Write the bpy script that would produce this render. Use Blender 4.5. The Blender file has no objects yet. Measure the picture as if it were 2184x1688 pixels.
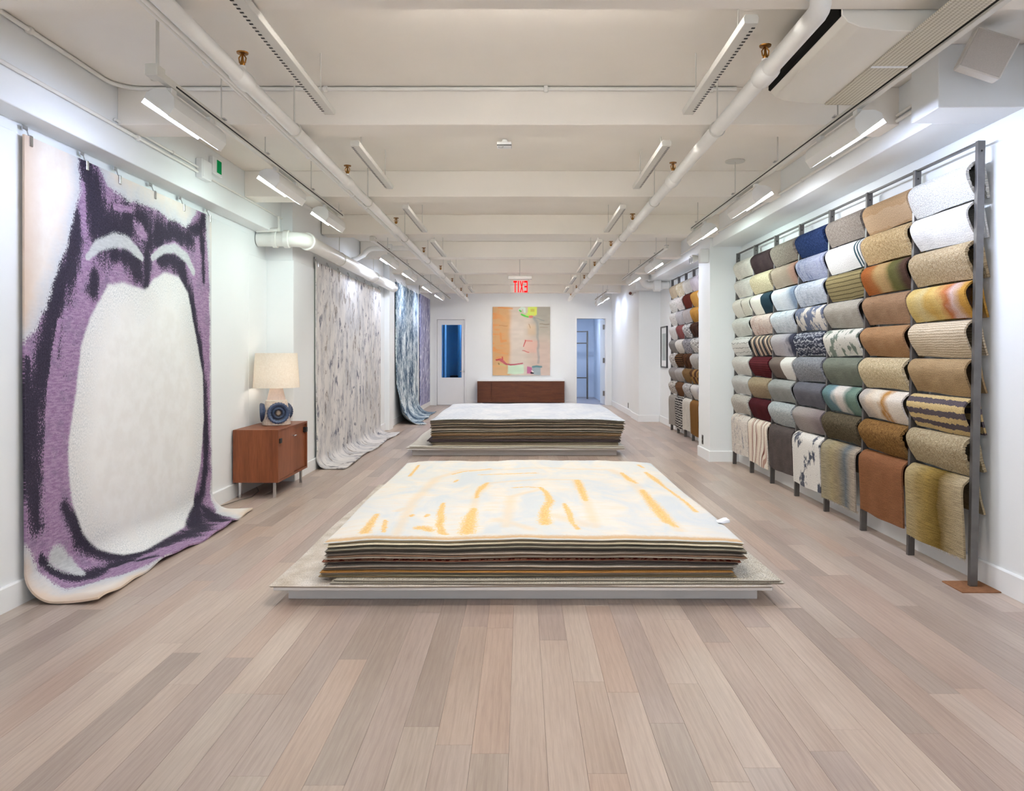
import bpy, bmesh, math, random
import numpy as np
from mathutils import Vector, Matrix, noise as mnoise

random.seed(7)
S = bpy.context.scene
COL = S.collection

# ---------------------------------------------------------------- camera, world, exposure
CAM_H = 1.36
FPX, FRAME_W = 1600.0, 2184.0
cd = bpy.data.cameras.new('camera')
cam = bpy.data.objects.new('camera', cd)
COL.objects.link(cam)
cam.location = (0, 0, CAM_H)
cam.rotation_euler = (math.pi / 2, 0, 0)
cd.sensor_fit = 'HORIZONTAL'
cd.sensor_width = 36.0
cd.lens = 36.0 * FPX / FRAME_W
cd.shift_x = -22.0 / FRAME_W
cd.shift_y = -89.0 / FRAME_W
cd.clip_start = 0.05
cd.clip_end = 100
S.camera = cam

w = bpy.data.worlds.new('world')
S.world = w
w.use_nodes = True
w.node_tree.nodes['Background'].inputs[0].default_value = (0.86, 0.92, 1.0, 1)
w.node_tree.nodes['Background'].inputs[1].default_value = 1.3

S.view_settings.view_transform = 'Standard'
S.view_settings.look = 'None'
S.view_settings.gamma = 1.0
S.view_settings.exposure = 1.28
S.view_settings.use_curve_mapping = False
try:
    S.cycles.max_bounces = 6
    S.cycles.diffuse_bounces = 4
    S.cycles.glossy_bounces = 3
    S.cycles.transmission_bounces = 5
    S.cycles.use_adaptive_sampling = True
    S.cycles.adaptive_threshold = 0.06
    S.cycles.adaptive_min_samples = 16
    S.cycles.use_light_tree = False
    S.cycles.sample_clamp_indirect = 6.0
    S.cycles.caustics_reflective = False
    S.cycles.caustics_refractive = False
except Exception:
    pass
LAMP = 19.5          # radiance of the track-light lenses
BEAM_FILL = 62.0      # radiance of the unseen lamps added behind the beams

# ---------------------------------------------------------------- helpers
def lin(c):
    return tuple(((x / 255.0) / 12.92 if x / 255.0 <= 0.04045 else ((x / 255.0 + 0.055) / 1.055) ** 2.4) for x in c[:3]) + (1.0,)

WL = {}            # world location of every object built

def link(o, parent=None, loc=(0, 0, 0)):
    COL.objects.link(o)
    loc = Vector(loc)
    if parent is not None:
        o.parent = parent
        o.location = loc - WL[parent.name]
    else:
        o.location = loc
    WL[o.name] = loc
    return o

def tag(o, label=None, cat=None, group=None, kind=None):
    if label: o['label'] = label
    if cat: o['category'] = cat
    if group: o['group'] = group
    if kind: o['kind'] = kind
    return o

def thing(name, loc, label, cat, group=None, kind=None):
    o = bpy.data.objects.new(name, None)
    o.empty_display_size = 0.1
    link(o, None, loc)
    return tag(o, label, cat, group, kind)

class MB:
    def __init__(self):
        self.v, self.f, self.uv = [], [], None
    def add(self, vs, fs):
        n = len(self.v)
        self.v += [tuple(p) for p in vs]
        self.f += [tuple(i + n for i in q) for q in fs]
        return self
    def box(self, x0, x1, y0, y1, z0, z1):
        vs = [(x0, y0, z0), (x1, y0, z0), (x1, y1, z0), (x0, y1, z0), (x0, y0, z1), (x1, y0, z1), (x1, y1, z1), (x0, y1, z1)]
        return self.add(vs, [(3, 2, 1, 0), (4, 5, 6, 7), (0, 1, 5, 4), (1, 2, 6, 5), (2, 3, 7, 6), (3, 0, 4, 7)])
    def cham(self, x0, x1, y0, y1, z0, z1, c):
        """box with its upper edges chamfered by c"""
        vs = [(x0, y0, z0), (x1, y0, z0), (x1, y1, z0), (x0, y1, z0), (x0, y0, z1 - c), (x1, y0, z1 - c), (x1, y1, z1 - c), (x0, y1, z1 - c),
              (x0 + c, y0 + c, z1), (x1 - c, y0 + c, z1), (x1 - c, y1 - c, z1), (x0 + c, y1 - c, z1)]
        return self.add(vs, [(3, 2, 1, 0), (8, 9, 10, 11), (0, 1, 5, 4), (1, 2, 6, 5), (2, 3, 7, 6), (3, 0, 4, 7), (4, 5, 9, 8), (5, 6, 10, 9), (6, 7, 11, 10), (7, 4, 8, 11)])
    def tube(self, path, r, n=12, cap=True):
        P = [Vector(p) for p in path]
        rs = r if isinstance(r, (list, tuple)) else [r] * len(P)
        d0 = (P[1] - P[0]).normalized()
        up = Vector((0, 0, 1)) if abs(d0.z) < 0.9 else Vector((1, 0, 0))
        a = d0.cross(up).normalized()
        vs, fs = [], []
        for i, p in enumerate(P):
            d = ((P[min(i + 1, len(P) - 1)] - P[max(i - 1, 0)])).normalized()
            a = (a - d * a.dot(d)).normalized()
            b = d.cross(a)
            for k in range(n):
                t = 2 * math.pi * k / n
                vs.append(p + (a * math.cos(t) + b * math.sin(t)) * rs[i])
        for i in range(len(P) - 1):
            for k in range(n):
                k2 = (k + 1) % n
                fs.append((i * n + k, i * n + k2, (i + 1) * n + k2, (i + 1) * n + k))
        if cap:
            fs.append(tuple(range(n - 1, -1, -1)))
            m = (len(P) - 1) * n
            fs.append(tuple(range(m, m + n)))
        return self.add(vs, fs)
    def lathe(self, prof, c, n=32, cap=True):
        vs, fs = [], []
        for r, z in prof:
            for k in range(n):
                t = 2 * math.pi * k / n
                vs.append((c[0] + r * math.cos(t), c[1] + r * math.sin(t), c[2] + z))
        for i in range(len(prof) - 1):
            for k in range(n):
                k2 = (k + 1) % n
                fs.append((i * n + k, i * n + k2, (i + 1) * n + k2, (i + 1) * n + k))
        if cap:
            fs.append(tuple(range(n - 1, -1, -1)))
            m = (len(prof) - 1) * n
            fs.append(tuple(range(m, m + n)))
        return self.add(vs, fs)
    def prism(self, poly, axis, a0, a1):
        """extrude a 2D polygon: axis 'y' takes (x,z), 'x' takes (y,z), 'z' takes (x,y)"""
        def m(p, a):
            return {'y': (p[0], a, p[1]), 'x': (a, p[0], p[1]), 'z': (p[0], p[1], a)}[axis]
        n = len(poly)
        vs = [m(p, a0) for p in poly] + [m(p, a1) for p in poly]
        fs = [(i, (i + 1) % n, (i + 1) % n + n, i + n) for i in range(n)]
        fs += [tuple(range(n - 1, -1, -1)), tuple(range(n, 2 * n))]
        return self.add(vs, fs)
    def build(self, name, mat, parent=None, bev=0.0, smooth=None, origin=None, attrs=None):
        V = np.array(self.v, dtype=float).reshape(-1, 3)
        if origin is None:
            if parent is not None:
                origin = WL[parent.name]
            else:
                lo, hi = V.min(0), V.max(0)
                origin = ((lo[0] + hi[0]) / 2, (lo[1] + hi[1]) / 2, lo[2])
        origin = Vector(origin)
        V = V - np.array(origin)
        me = bpy.data.meshes.new(name)
        me.from_pydata([tuple(p) for p in V], [], self.f)
        if self.uv is not None:
            ul = me.uv_layers.new(name='UVMap')
            idx = np.empty(len(me.loops), dtype=np.int32)
            me.loops.foreach_get('vertex_index', idx)
            uv = np.array(self.uv, dtype=np.float32)[idx]
            ul.data.foreach_set('uv', uv.ravel())
        if attrs:
            for k, arr in attrs.items():
                arr = np.asarray(arr, dtype=np.float32)
                if arr.ndim == 2:
                    at = me.color_attributes.new(k, 'FLOAT_COLOR', 'POINT')
                    at.data.foreach_set('color', arr.ravel())
                else:
                    at = me.attributes.new(k, 'FLOAT', 'POINT')
                    at.data.foreach_set('value', arr)
        if bev > 0 or (self.uv is None and not attrs):
            bm = bmesh.new(); bm.from_mesh(me)
            bmesh.ops.recalc_face_normals(bm, faces=bm.faces)
            if bev > 0:
                bmesh.ops.bevel(bm, geom=list(bm.edges), offset=bev, segments=1, affect='EDGES', profile=0.5)
            bm.to_mesh(me); bm.free()
        if smooth is not None:
            for p in me.polygons: p.use_smooth = True
            me.set_sharp_from_angle(angle=math.radians(smooth))
        me.materials.append(mat)
        o = bpy.data.objects.new(name, me)
        link(o, parent, origin)
        return o

def bx(x0, x1, y0, y1, z0, z1): return MB().box(x0, x1, y0, y1, z0, z1)

def copy_obj(o, parent, loc):
    c = o.copy()
    link(c, parent, loc)
    return c

# ---------------------------------------------------------------- node helpers
class NG:
    def __init__(self, name):
        self.m = bpy.data.materials.new(name)
        self.m.use_nodes = True
        self.t = self.m.node_tree
        self.b = self.t.nodes['Principled BSDF']
    def n(self, typ, **kw):
        nd = self.t.nodes.new(typ)
        for k, v in kw.items():
            setattr(nd, k, v)
        return nd
    def s(self, sock, val):
        if hasattr(val, 'is_output'): self.t.links.new(val, sock)
        elif val is not None: sock.default_value = val
    def math(self, op, a, b=None, c=None, clamp=False):
        nd = self.n('ShaderNodeMath', operation=op, use_clamp=clamp)
        self.s(nd.inputs[0], a)
        if b is not None: self.s(nd.inputs[1], b)
        if c is not None: self.s(nd.inputs[2], c)
        return nd.outputs[0]
    def mix(self, f, a, b, blend='MIX'):
        nd = self.n('ShaderNodeMix', data_type='RGBA', blend_type=blend)
        self.s(nd.inputs[0], f); self.s(nd.inputs[6], a); self.s(nd.inputs[7], b)
        return nd.outputs[2]
    def noise(self, vec, scale=5, detail=2, rough=0.5, dist=0.0):
        nd = self.n('ShaderNodeTexNoise')
        if vec is not None: self.s(nd.inputs['Vector'], vec)
        nd.inputs['Scale'].default_value = scale
        nd.inputs['Detail'].default_value = detail
        nd.inputs['Roughness'].default_value = rough
        nd.inputs['Distortion'].default_value = dist
        return nd.outputs['Fac']
    def scale(self, vec, sx, sy, sz=1.0, loc=(0, 0, 0)):
        nd = self.n('ShaderNodeMapping')
        self.s(nd.inputs[0], vec)
        nd.inputs['Location'].default_value = loc
        nd.inputs['Scale'].default_value = (sx, sy, sz)
        return nd.outputs[0]
    def ramp(self, f, stops, interp='LINEAR'):
        nd = self.n('ShaderNodeValToRGB')
        cr = nd.color_ramp
        cr.interpolation = interp
        while len(cr.elements) < len(stops): cr.elements.new(0.5)
        for e, (p, c) in zip(cr.elements, stops):
            e.position = p
            e.color = c if len(c) == 4 and max(c) <= 1.0 else lin(c)
        self.s(nd.inputs[0], f)
        return nd.outputs[0]
    def maprange(self, f, a, b, c=0.0, d=1.0):
        nd = self.n('ShaderNodeMapRange')
        self.s(nd.inputs[0], f)
        for i, v in enumerate((a, b, c, d)): nd.inputs[i + 1].default_value = v
        return nd.outputs[0]
    def bump(self, h, strength=0.3, dist=0.01):
        nd = self.n('ShaderNodeBump')
        nd.inputs['Strength'].default_value = strength
        nd.inputs['Distance'].default_value = dist
        self.s(nd.inputs['Height'], h)
        self.t.links.new(nd.outputs[0], self.b.inputs['Normal'])
    def attr(self, name, out='Fac'):
        nd = self.n('ShaderNodeAttribute', attribute_name=name)
        return nd.outputs[out]
    def obj(self): return self.n('ShaderNodeTexCoord').outputs['Object']
    def pos(self): return self.n('ShaderNodeNewGeometry').outputs['Position']
    def uv(self): return self.n('ShaderNodeTexCoord').outputs['UV']
    def col(self, c): self.s(self.b.inputs['Base Color'], c)
    def set(self, rough=None, metal=None, spec=None, trans=None, ior=None, alpha=None, emit=None, es=None):
        I = self.b.inputs
        if rough is not None: I['Roughness'].default_value = rough
        if metal is not None: I['Metallic'].default_value = metal
        if spec is not None: I['Specular IOR Level'].default_value = spec
        if trans is not None: I['Transmission Weight'].default_value = trans
        if ior is not None: I['IOR'].default_value = ior
        if alpha is not None: I['Alpha'].default_value = alpha
        if emit is not None: I['Emission Color'].default_value = emit
        if es is not None: I['Emission Strength'].default_value = es
        return self

MATS = {}
def simple(name, c, rough=0.6, metal=0.0, spec=0.4, var=0.04, vs=8.0, bump=0.0, bs=60.0):
    if name in MATS: return MATS[name]
    g = NG(name)
    p = g.obj()
    f = g.noise(p, vs, 3)
    l = lin(c)
    a = tuple(max(0, x * (1 - var)) for x in l[:3]) + (1,)
    b = tuple(min(1, x * (1 + var)) for x in l[:3]) + (1,)
    g.col(g.mix(g.maprange(f, 0.3, 0.7), a, b))
    g.set(rough, metal, spec)
    if bump > 0: g.bump(g.noise(p, bs, 3), bump, 0.004)
    MATS[name] = g.m
    return g.m

def emitter(name, c, strength, base=(250, 250, 250)):
    if name in MATS: return MATS[name]
    g = NG(name)
    g.s(g.b.inputs['Base Color'], lin(base))
    g.set(rough=0.9, spec=0.0, emit=lin(c), es=strength)
    MATS[name] = g.m
    return g.m

wallM = simple('wall_paint', (238, 241, 242), 0.55, 0, 0.3, 0.012, 1.5, 0.05, 180)
ceilM = simple('ceiling_paint', (244, 239, 230), 0.75, 0, 0.2, 0.02, 2.0, 0.10, 90)
trimM = simple('trim_paint', (240, 242, 243), 0.4, 0, 0.4, 0.01, 2)
pipeM = simple('white_pipe_paint', (238, 237, 232), 0.35, 0, 0.5, 0.02, 6)
fixM = simple('fixture_white', (226, 226, 222), 0.4, 0, 0.4, 0.01, 10)
railM = simple('track_white', (214, 212, 204), 0.4, 0, 0.4, 0.02, 10)
slotM = simple('dark_slot', (34, 32, 30), 0.6, 0, 0.3, 0.05, 20)
brassM = simple('brass', (150, 105, 50), 0.35, 1.0, 0.5, 0.1, 40)
steelM = simple('raw_steel', (112, 109, 107), 0.42, 0.8, 0.5, 0.12, 14, 0.08, 120)
chromeM = simple('chrome', (205, 206, 208), 0.2, 1.0, 0.5, 0.02, 20)
blackM = simple('black_leather', (28, 26, 26), 0.5, 0, 0.4, 0.1, 60)
grillM = simple('vent_grille', (205, 198, 180), 0.6, 0, 0.3, 0.02, 6)
# ================================================================ THE SETTING
XL, XL2, XR, XR2, YB, ZC, ZBM = -2.73, -2.445, 2.756, 2.36, 19.8, 3.06, 2.82
def struct(name, mb, mat, parent=None, bev=0.0):
    o = mb.build(name, mat, parent, bev=bev)
    if parent is None: o['kind'] = 'structure'
    return o

# floor: sub-floor plus oak planks
subM = simple('subfloor', (120, 105, 92), 0.9, 0, 0.1)
g = NG('oak_plank')
tone = g.attr('tone', 'Color'); seed = g.attr('seed')
p = g.pos()
off = g.n('ShaderNodeCombineXYZ'); g.s(off.inputs[0], g.math('MULTIPLY', seed, 37.0)); g.s(off.inputs[1], g.math('MULTIPLY', seed, 91.0)); g.s(off.inputs[2], g.math('MULTIPLY', seed, 13.0))
va = g.n('ShaderNodeVectorMath', operation='ADD'); g.s(va.inputs[0], p); g.s(va.inputs[1], off.outputs[0])
pp = va.outputs[0]
fine = g.noise(g.scale(pp, 160, 7, 1), 1.0, 4, 0.6)
cath = g.n('ShaderNodeTexWave', wave_type='BANDS', bands_direction='X', wave_profile='SIN')
g.s(cath.inputs['Vector'], g.scale(pp, 1.0, 0.10, 1.0))
cath.inputs['Scale'].default_value = 11.0; cath.inputs['Distortion'].default_value = 7.0; cath.inputs['Detail'].default_value = 2.5; cath.inputs['Detail Scale'].default_value = 1.6
broad = g.noise(g.scale(pp, 5, 0.9, 1), 1.0, 3)
c = g.mix(1.0, tone, g.ramp(fine, [(0.25, (232, 229, 227)), (0.75, (255, 255, 255))]), 'MULTIPLY')
c = g.mix(0.22, c, g.mix(1.0, c, g.ramp(cath.outputs['Fac'], [(0.0, (212, 204, 200)), (0.45, (250, 248, 246)), (1.0, (255, 255, 255))]), 'MULTIPLY'))
c = g.mix(0.7, c, g.mix(1.0, c, g.ramp(broad, [(0.3, (222, 214, 210)), (0.7, (255, 252, 250))]), 'MULTIPLY'))
g.col(c)
g.set(rough=0.34, spec=0.42)
g.bump(fine, 0.06, 0.002)
oakM = g.m
floor = struct('floor', bx(-2.95, 2.95, -2.5, 24.2, -0.12, -0.012), subM)
rng = random.Random(21)
PW = 0.1285
tones = [(200, 185, 173), (196, 180, 167), (188, 174, 165), (203, 189, 177), (180, 167, 157), (199, 180, 166), (193, 181, 170), (206, 191, 178), (190, 173, 161), (197, 184, 174), (185, 169, 159), (201, 182, 172)]
planks = []
x = -0.046 - PW * 22
while x < XR:
    y = -2.5 + rng.random() * 1.6 - 1.6
    while y < YB + 0.1:
        L = rng.choice([0.75, 1.1, 1.45, 1.8, 2.1]) * rng.uniform(0.9, 1.1)
        y0, y1 = max(y, -2.5), min(y + L, YB + 0.14)
        x0, x1 = max(x, -2.74), min(x + PW, XR)
        if y1 - y0 > 0.05 and x1 - x0 > 0.02:
            planks.append((x0, x1, y0, y1, rng.choice(tones), rng.random()))
        y += L
    x += PW
def plank_weight(q):
    x0, x1, y0, y1 = q[:4]; t = 0.0
    n = max(2, int((y1 - y0) / 0.1))
    for i in range(n):
        yy = y0 + (i + 0.5) * (y1 - y0) / n
        if yy < 2.34: continue
        xm = (x0 + x1) / 2
        if abs(xm * FPX / yy) > 1110: continue
        if abs(xm) < 1.25 and (4.16 < yy < 8.6 or 10.06 < yy < 19): continue
        t += (x1 - x0) * (y1 - y0) / n / yy ** 3
    return t
planks.sort(key=plank_weight, reverse=True)
GAP = 0.0003
def plank_mesh(mb, q):
    return mb.cham(q[0] + GAP, q[1] - GAP, q[2] + GAP, q[3] - GAP, -0.012, 0.0, 0.0006)
for q in planks[:300]:
    mb = plank_mesh(MB(), q); n = len(mb.v)
    mb.build('plank', oakM, floor, attrs={'tone': np.tile(lin(q[4]), (n, 1)), 'seed': np.full(n, q[5])})
mb = MB(); T, Sd = [], []
for q in planks[300:]:
    n0 = len(mb.v); plank_mesh(mb, q); n = len(mb.v) - n0
    T += [lin(q[4])] * n; Sd += [q[5]] * n
o = mb.build('planks_further', oakM, floor, attrs={'tone': np.array(T), 'seed': np.array(Sd)}); o['kind'] = 'stuff'

# ceiling with its cross beams
ceil = struct('ceiling', bx(-2.95, 2.95, -2.5, 19.95, ZC, ZC + 0.15), ceilM)
BEAMS = [4.78 + 2.185 * k for k in range(7)]
mb = MB().box(-2.58, XR, 2.88, 3.18, ZBM, ZC); mb.build('beam', ceilM, ceil, bev=0.004)
bx(-2.58, XR, 0.3, 0.57, ZBM, ZC).build('beam', ceilM, ceil, bev=0.004)
for k, y in enumerate(BEAMS):
    xl, xr = (-2.58, 2.41) if y < 8 else (-2.45, 2.41)
    if y > 15.5: xr = 2.36
    bx(xl, xr, y, y + 0.27, ZBM, ZC).build('beam', ceilM, ceil, bev=0.004)
bx(-0.506, -0.5, 2.874, 2.88, ZBM, ZBM + 0.1).build('joint_seam', slotM, ceil)

# left wall
wl = struct('wall_left', bx(-2.95, -2.75, -2.5, 8.2, 0, ZC), wallM)
struct('wall_left_panel', bx(-2.75, XL, -2.5, 7.48, 0, 2.557), wallM, wl, 0.003)
struct('wall_left_panel', bx(-2.75, XL, 7.483, 8.01, 0, 2.36), wallM, wl, 0.003)
bx(-2.75, -2.58, -2.5, 8.03, 2.62, ZC).build('girder', wallM, wl, bev=0.004)
wl2 = struct('wall_left_far', bx(-2.95, -2.46, 8.03, 19.95, 0, ZC), wallM)
bx(-2.75, -2.445, 8.014, 8.03, 0, 2.36).build('wall_panel', wallM, wl2, bev=0.002)
bx(-2.46, XL2, 8.031, 13.3, 0, 2.36).build('wall_panel', wallM, wl2, bev=0.002)
bx(-2.46, XL2, 13.7, 19.79, 0, 2.9).build('wall_panel', wallM, wl2, bev=0.002)
bx(-2.46, -2.355, 13.31, 13.68, 0, ZC).build('pilaster', wallM, wl2, bev=0.004)
# right wall
wr = struct('wall_right', bx(XR, 2.95, -2.5, 9.46, 0, ZC), wallM)
bx(2.40, XR, 4.4, 9.46, 2.71, ZC).build('girder', wallM, wr, bev=0.004)
bx(2.28, XR, 4.11, 4.399, 2.71, ZC).build('bulkhead', wallM, wr, bev=0.004)
bx(XR - 0.014, XR, -2.5, 9.45, 0, 2.58).build('wall_panel', wallM, wr, bev=0.003)
wc = struct('wall_right_column', bx(2.367, 2.95, 9.46, 10.07, 0, ZC), wallM)
wr2 = struct('wall_right_mid', bx(XR, 2.95, 10.07, 15.0, 0, ZC), wallM)
bx(2.40, XR, 10.071, 14.4, 2.73, ZC).build('girder', wallM, wr2, bev=0.004)
bx(2.2, XR, 14.55, 14.99, 2.62, ZC).build('bulkhead', wallM, wr2, bev=0.004)
wr3 = struct('wall_right_far', MB().box(2.33, 2.95, 15.0, 16.0, 0, ZC).box(XR2, 2.95, 16.0, 19.95, 0, ZC), wallM)
# wall behind the photographer
wf = struct('wall_front', MB().box(-2.95, -1.7, -2.6, -2.5, 0, ZC).box(1.7, 2.95, -2.6, -2.5, 0, ZC).box(-1.7, 1.7, -2.6, -2.5, 0, 0.45).box(-1.7, 1.7, -2.6, -2.5, 2.6, ZC), wallM)
added_win = thing('added_window', (0, -2.55, 0.45), None, None, kind='structure')  # unseen window added so daylight fills the platform fronts
MB().box(-1.7, -1.65, -2.58, -2.52, 0.45, 2.6).box(1.65, 1.7, -2.58, -2.52, 0.45, 2.6).box(-1.65, 1.65, -2.58, -2.52, 0.45, 0.5).box(-1.65, 1.65, -2.58, -2.52, 2.55, 2.6).box(-0.025, 0.025, -2.58, -2.52, 0.5, 2.55).build('added_window_frame', trimM, added_win)
pl = bpy.data.lights.new('daylight_portal', 'AREA'); pl.shape = 'RECTANGLE'; pl.size = 3.3; pl.size_y = 2.05; pl.cycles.is_portal = True
po_ = bpy.data.objects.new('daylight_portal', pl); COL.objects.link(po_); po_.location = (0, -2.5, 1.525); po_.rotation_euler = (math.pi / 2, 0, 0)
# back wall with two door openings
D1 = (-2.252, -1.522, 2.265); D2 = (1.436, 2.2, 2.288)
mb = MB().box(-2.46, D1[0], YB, YB + 0.15, 0, ZC).box(D1[0], D1[1], YB, YB + 0.15, D1[2], ZC).box(D1[1], D2[0], YB, YB + 0.15, 0, ZC)
mb.box(D2[0], D2[1], YB, YB + 0.15, D2[2], ZC).box(D2[1], 2.45, YB, YB + 0.15, 0, ZC)
struct('wall_back', mb, wallM)
# baseboards
BH, BT = 0.135, 0.016
def base_y(name, x, y0, y1, sgn):
    a, b = sorted((x, x + sgn * BT))
    t = 0.006 * sgn
    poly = [(x, 0), (x + sgn * BT, 0), (x + sgn * BT, BH - 0.008), (x + sgn * BT - t, BH), (x, BH)]
    return struct(name, MB().prism(poly, 'y', y0, y1), trimM)
def base_x(name, y, x0, x1):
    poly = [(y, 0), (y - BT, 0), (y - BT, BH - 0.008), (y - BT + 0.006, BH), (y, BH)]
    return struct(name, MB().prism(poly, 'x', x0, x1), trimM)
base_y('baseboard_left', XL, -2.5, 8.0, 1)
base_x('baseboard_left_step', 8.014, XL + 0.001, XL2 + BT)
base_y('baseboard_left_far', XL2, 8.02, 13.31, 1)
base_y('baseboard_left_end', XL2, 13.69, 19.78, 1)
base_y('baseboard_right', XR - 0.014, -2.5, 9.45, -1)
base_x('baseboard_column', 9.46, 2.367 - BT, XR - 0.03)
base_y('baseboard_column_side', 2.367, 9.46, 10.07, -1)
base_y('baseboard_right_mid', XR, 10.08, 14.98, -1)
base_x('baseboard_right_return', 15.0, 2.33 - BT, XR - 0.02)
base_y('baseboard_right_corner', 2.33, 15.0, 16.0, -1)
base_y('baseboard_right_far', XR2, 16.0, 19.78, -1)
base_x('baseboard_back', YB, D1[1] + 0.07, D2[0] - 0.07)

# ---- doors in the back wall
glassB = NG('blue_tinted_glass'); glassB.set(rough=0.02, trans=1.0, ior=1.1, spec=0.5); glassB.col(lin((214, 232, 245))); glassB = glassB.m
blueW = simple('blue_room_paint', (206, 218, 234), 0.7, 0, 0.2, 0.02, 2)
blueD = simple('blue_curtain', (84, 140, 178), 0.85, 0, 0.2, 0.08, 5)
door = thing('door_1', ((D1[0] + D1[1]) / 2, YB, 0), None, None, kind='structure')
fr = 0.055
MB().box(D1[0] - fr, D1[0], YB - 0.018, YB + 0.15, 0, D1[2] + fr).box(D1[1], D1[1] + fr, YB - 0.018, YB + 0.15, 0, D1[2] + fr).box(D1[0], D1[1], YB - 0.018, YB + 0.15, D1[2], D1[2] + fr).build('door_frame', trimM, door)
gx0, gx1, gz0, gz1 = -2.13, -1.605, 0.73, 2.125
dl = MB().box(D1[0] + 0.004, gx0, YB + 0.02, YB + 0.065, 0.01, D1[2] - 0.004).box(gx1, D1[1] - 0.004, YB + 0.02, YB + 0.065, 0.01, D1[2] - 0.004).box(gx0, gx1, YB + 0.02, YB + 0.065, 0.01, gz0).box(gx0, gx1, YB + 0.02, YB + 0.065, gz1, D1[2] - 0.004).build('door_leaf', trimM, door)
bx(gx0, gx1, YB + 0.038, YB + 0.046, gz0, gz1).build('pane', glassB, dl)
hd = bx(-1.555, -1.515, YB + 0.012, YB + 0.02, 0.87, 0.93).build('handle', chromeM, dl)
hd['label'] = 'brushed lever handle'
MB().tube([(-1.535, YB + 0.015, 0.9), (-1.535, YB - 0.03, 0.9), (-1.545, YB - 0.035, 0.9), (-1.64, YB - 0.035, 0.9)], 0.009, 8).build('lever', chromeM, dl, smooth=40)
door2 = thing('door_2', ((D2[0] + D2[1]) / 2, YB, 0), None, None, kind='structure')
MB().box(D2[0] - fr, D2[0], YB - 0.018, YB + 0.15, 0, D2[2] + fr).box(D2[1], D2[1] + fr, YB - 0.018, YB + 0.15, 0, D2[2] + fr).box(D2[0], D2[1], YB - 0.018, YB + 0.15, D2[2], D2[2] + fr).build('door_frame', trimM, door2)
lf = MB(); ang = math.radians(86)
for (px, py, pz) in [(0, 0, 0)]:
    W2, T2 = 0.75, 0.045
    pts = [(0, 0), (-W2, 0), (-W2, T2), (0, T2)]
    rot = [(2.185 + (a * math.cos(-ang) - b * math.sin(-ang)), YB + 0.03 + (a * math.sin(-ang) + b * math.cos(-ang))) for a, b in pts]
    lf.prism(rot, 'z', 0.012, D2[2] - 0.006)
lf = lf.build('door_leaf', trimM, door2)
for hz in (0.25, 1.12, 2.0):
    bx(2.125, 2.175, YB + 0.004, YB + 0.022, hz, hz + 0.13).build('hinge', steelM, door2)
# the two little rooms behind the doors
def room(name, x0, x1, y1, m):
    mb = MB().box(x0 - 0.1, x0, YB + 0.15, y1, 0, ZC).box(x1, x1 + 0.1, YB + 0.15, y1, 0, ZC).box(x0 - 0.1, x1 + 0.1, y1, y1 + 0.1, 0, ZC).box(x0 - 0.1, x1 + 0.1, YB + 0.15, y1, ZC - 0.3, ZC - 0.2)
    return struct(name, mb, m)
room('wall_back_office', -3.2, -0.9, 22.4, simple('office_paint', (118, 158, 188), 0.7, 0, 0.2, 0.05, 2))
room('wall_back_store', 0.6, 2.25, 23.6, blueW)
struct('floor_store', MB().box(-3.2, 2.35, YB + 0.141, 23.6, -0.01, 0.0), simple('store_floor', (150, 150, 160), 0.6))
coolE = emitter('store_fill_glow', (232, 240, 255), 60.0)  # glow of unseen lamps added to brighten the rooms behind the doors
coolD = emitter('office_fill_glow', (225, 238, 255), 95.0)
for nm, xx, yy, mt, lb in (('room_fill_lamp', 1.2, 21.6, coolE, 'unseen round lamp added to light the store room behind the open door'), ('room_fill_lamp', -1.55, 21.25, coolD, 'unseen round lamp added to light the blue office behind the glazed door')):
    t = thing(nm, (xx, yy, 2.68), lb, 'lamp')
    MB().lathe([(0.19, 0.0), (0.2, 0.03), (0.19, 0.08)], (xx, yy, 2.68), 24).build('housing', fixM, t, smooth=40)
    MB().lathe([(0.02, -0.02), (0.12, -0.015), (0.17, -0.001)], (xx, yy, 2.68), 24).build('diffuser', mt, t, smooth=60)
# curtain folds and low dark cabinet seen through the glazed door
def curtain(x0, x1, y, lab, mat):
    n = 40; vs, fs = [], []
    for i in range(n + 1):
        xx = x0 + (x1 - x0) * i / n
        yy = y + 0.035 * math.sin(i * 1.3) + 0.015 * math.sin(i * 0.53 + 1)
        for dy in (0, 0.012):
            for z in (0.05, 2.6): vs.append((xx, yy + dy, z))
    for i in range(n):
        a, b = i * 4, (i + 1) * 4
        fs += [(a, b, b + 1, a + 1), (a + 2, a + 3, b + 3, b + 2), (a + 1, b + 1, b + 3, a + 3), (a, a + 2, b + 2, b)]
    fs += [(0, 1, 3, 2), (n * 4, n * 4 + 2, n * 4 + 3, n * 4 + 1)]
    o = MB().add(vs, fs).build('curtain', mat, None, smooth=60)
    return tag(o, lab, 'curtain')
curtain(-2.75, -2.15, 21.2, 'pale blue curtain beside the window edge behind the glazed door', simple('pale_curtain', (120, 166, 200), 0.85))
curtain(-1.85, -1.3, 21.6, 'deep blue curtain hanging behind the glazed office door', blueD)
t = thing('office_cabinet', (-1.75, 22.0, 0), 'low black office cabinet behind the glazed door', 'cabinet')
bx(-2.12, -1.3, 21.98, 22.38, 0.06, 0.72).build('body', blackM, t, bev=0.006)
bx(-2.10, -1.72, 21.96, 21.98, 0.08, 0.70).build('cabinet_door', blackM, t, bev=0.003)
bx(-1.70, -1.32, 21.96, 21.98, 0.08, 0.70).build('cabinet_door', blackM, t, bev=0.003)
bx(-2.1, -1.32, 22.0, 22.36, 0.0, 0.06).build('plinth', blackM, t)
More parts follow.
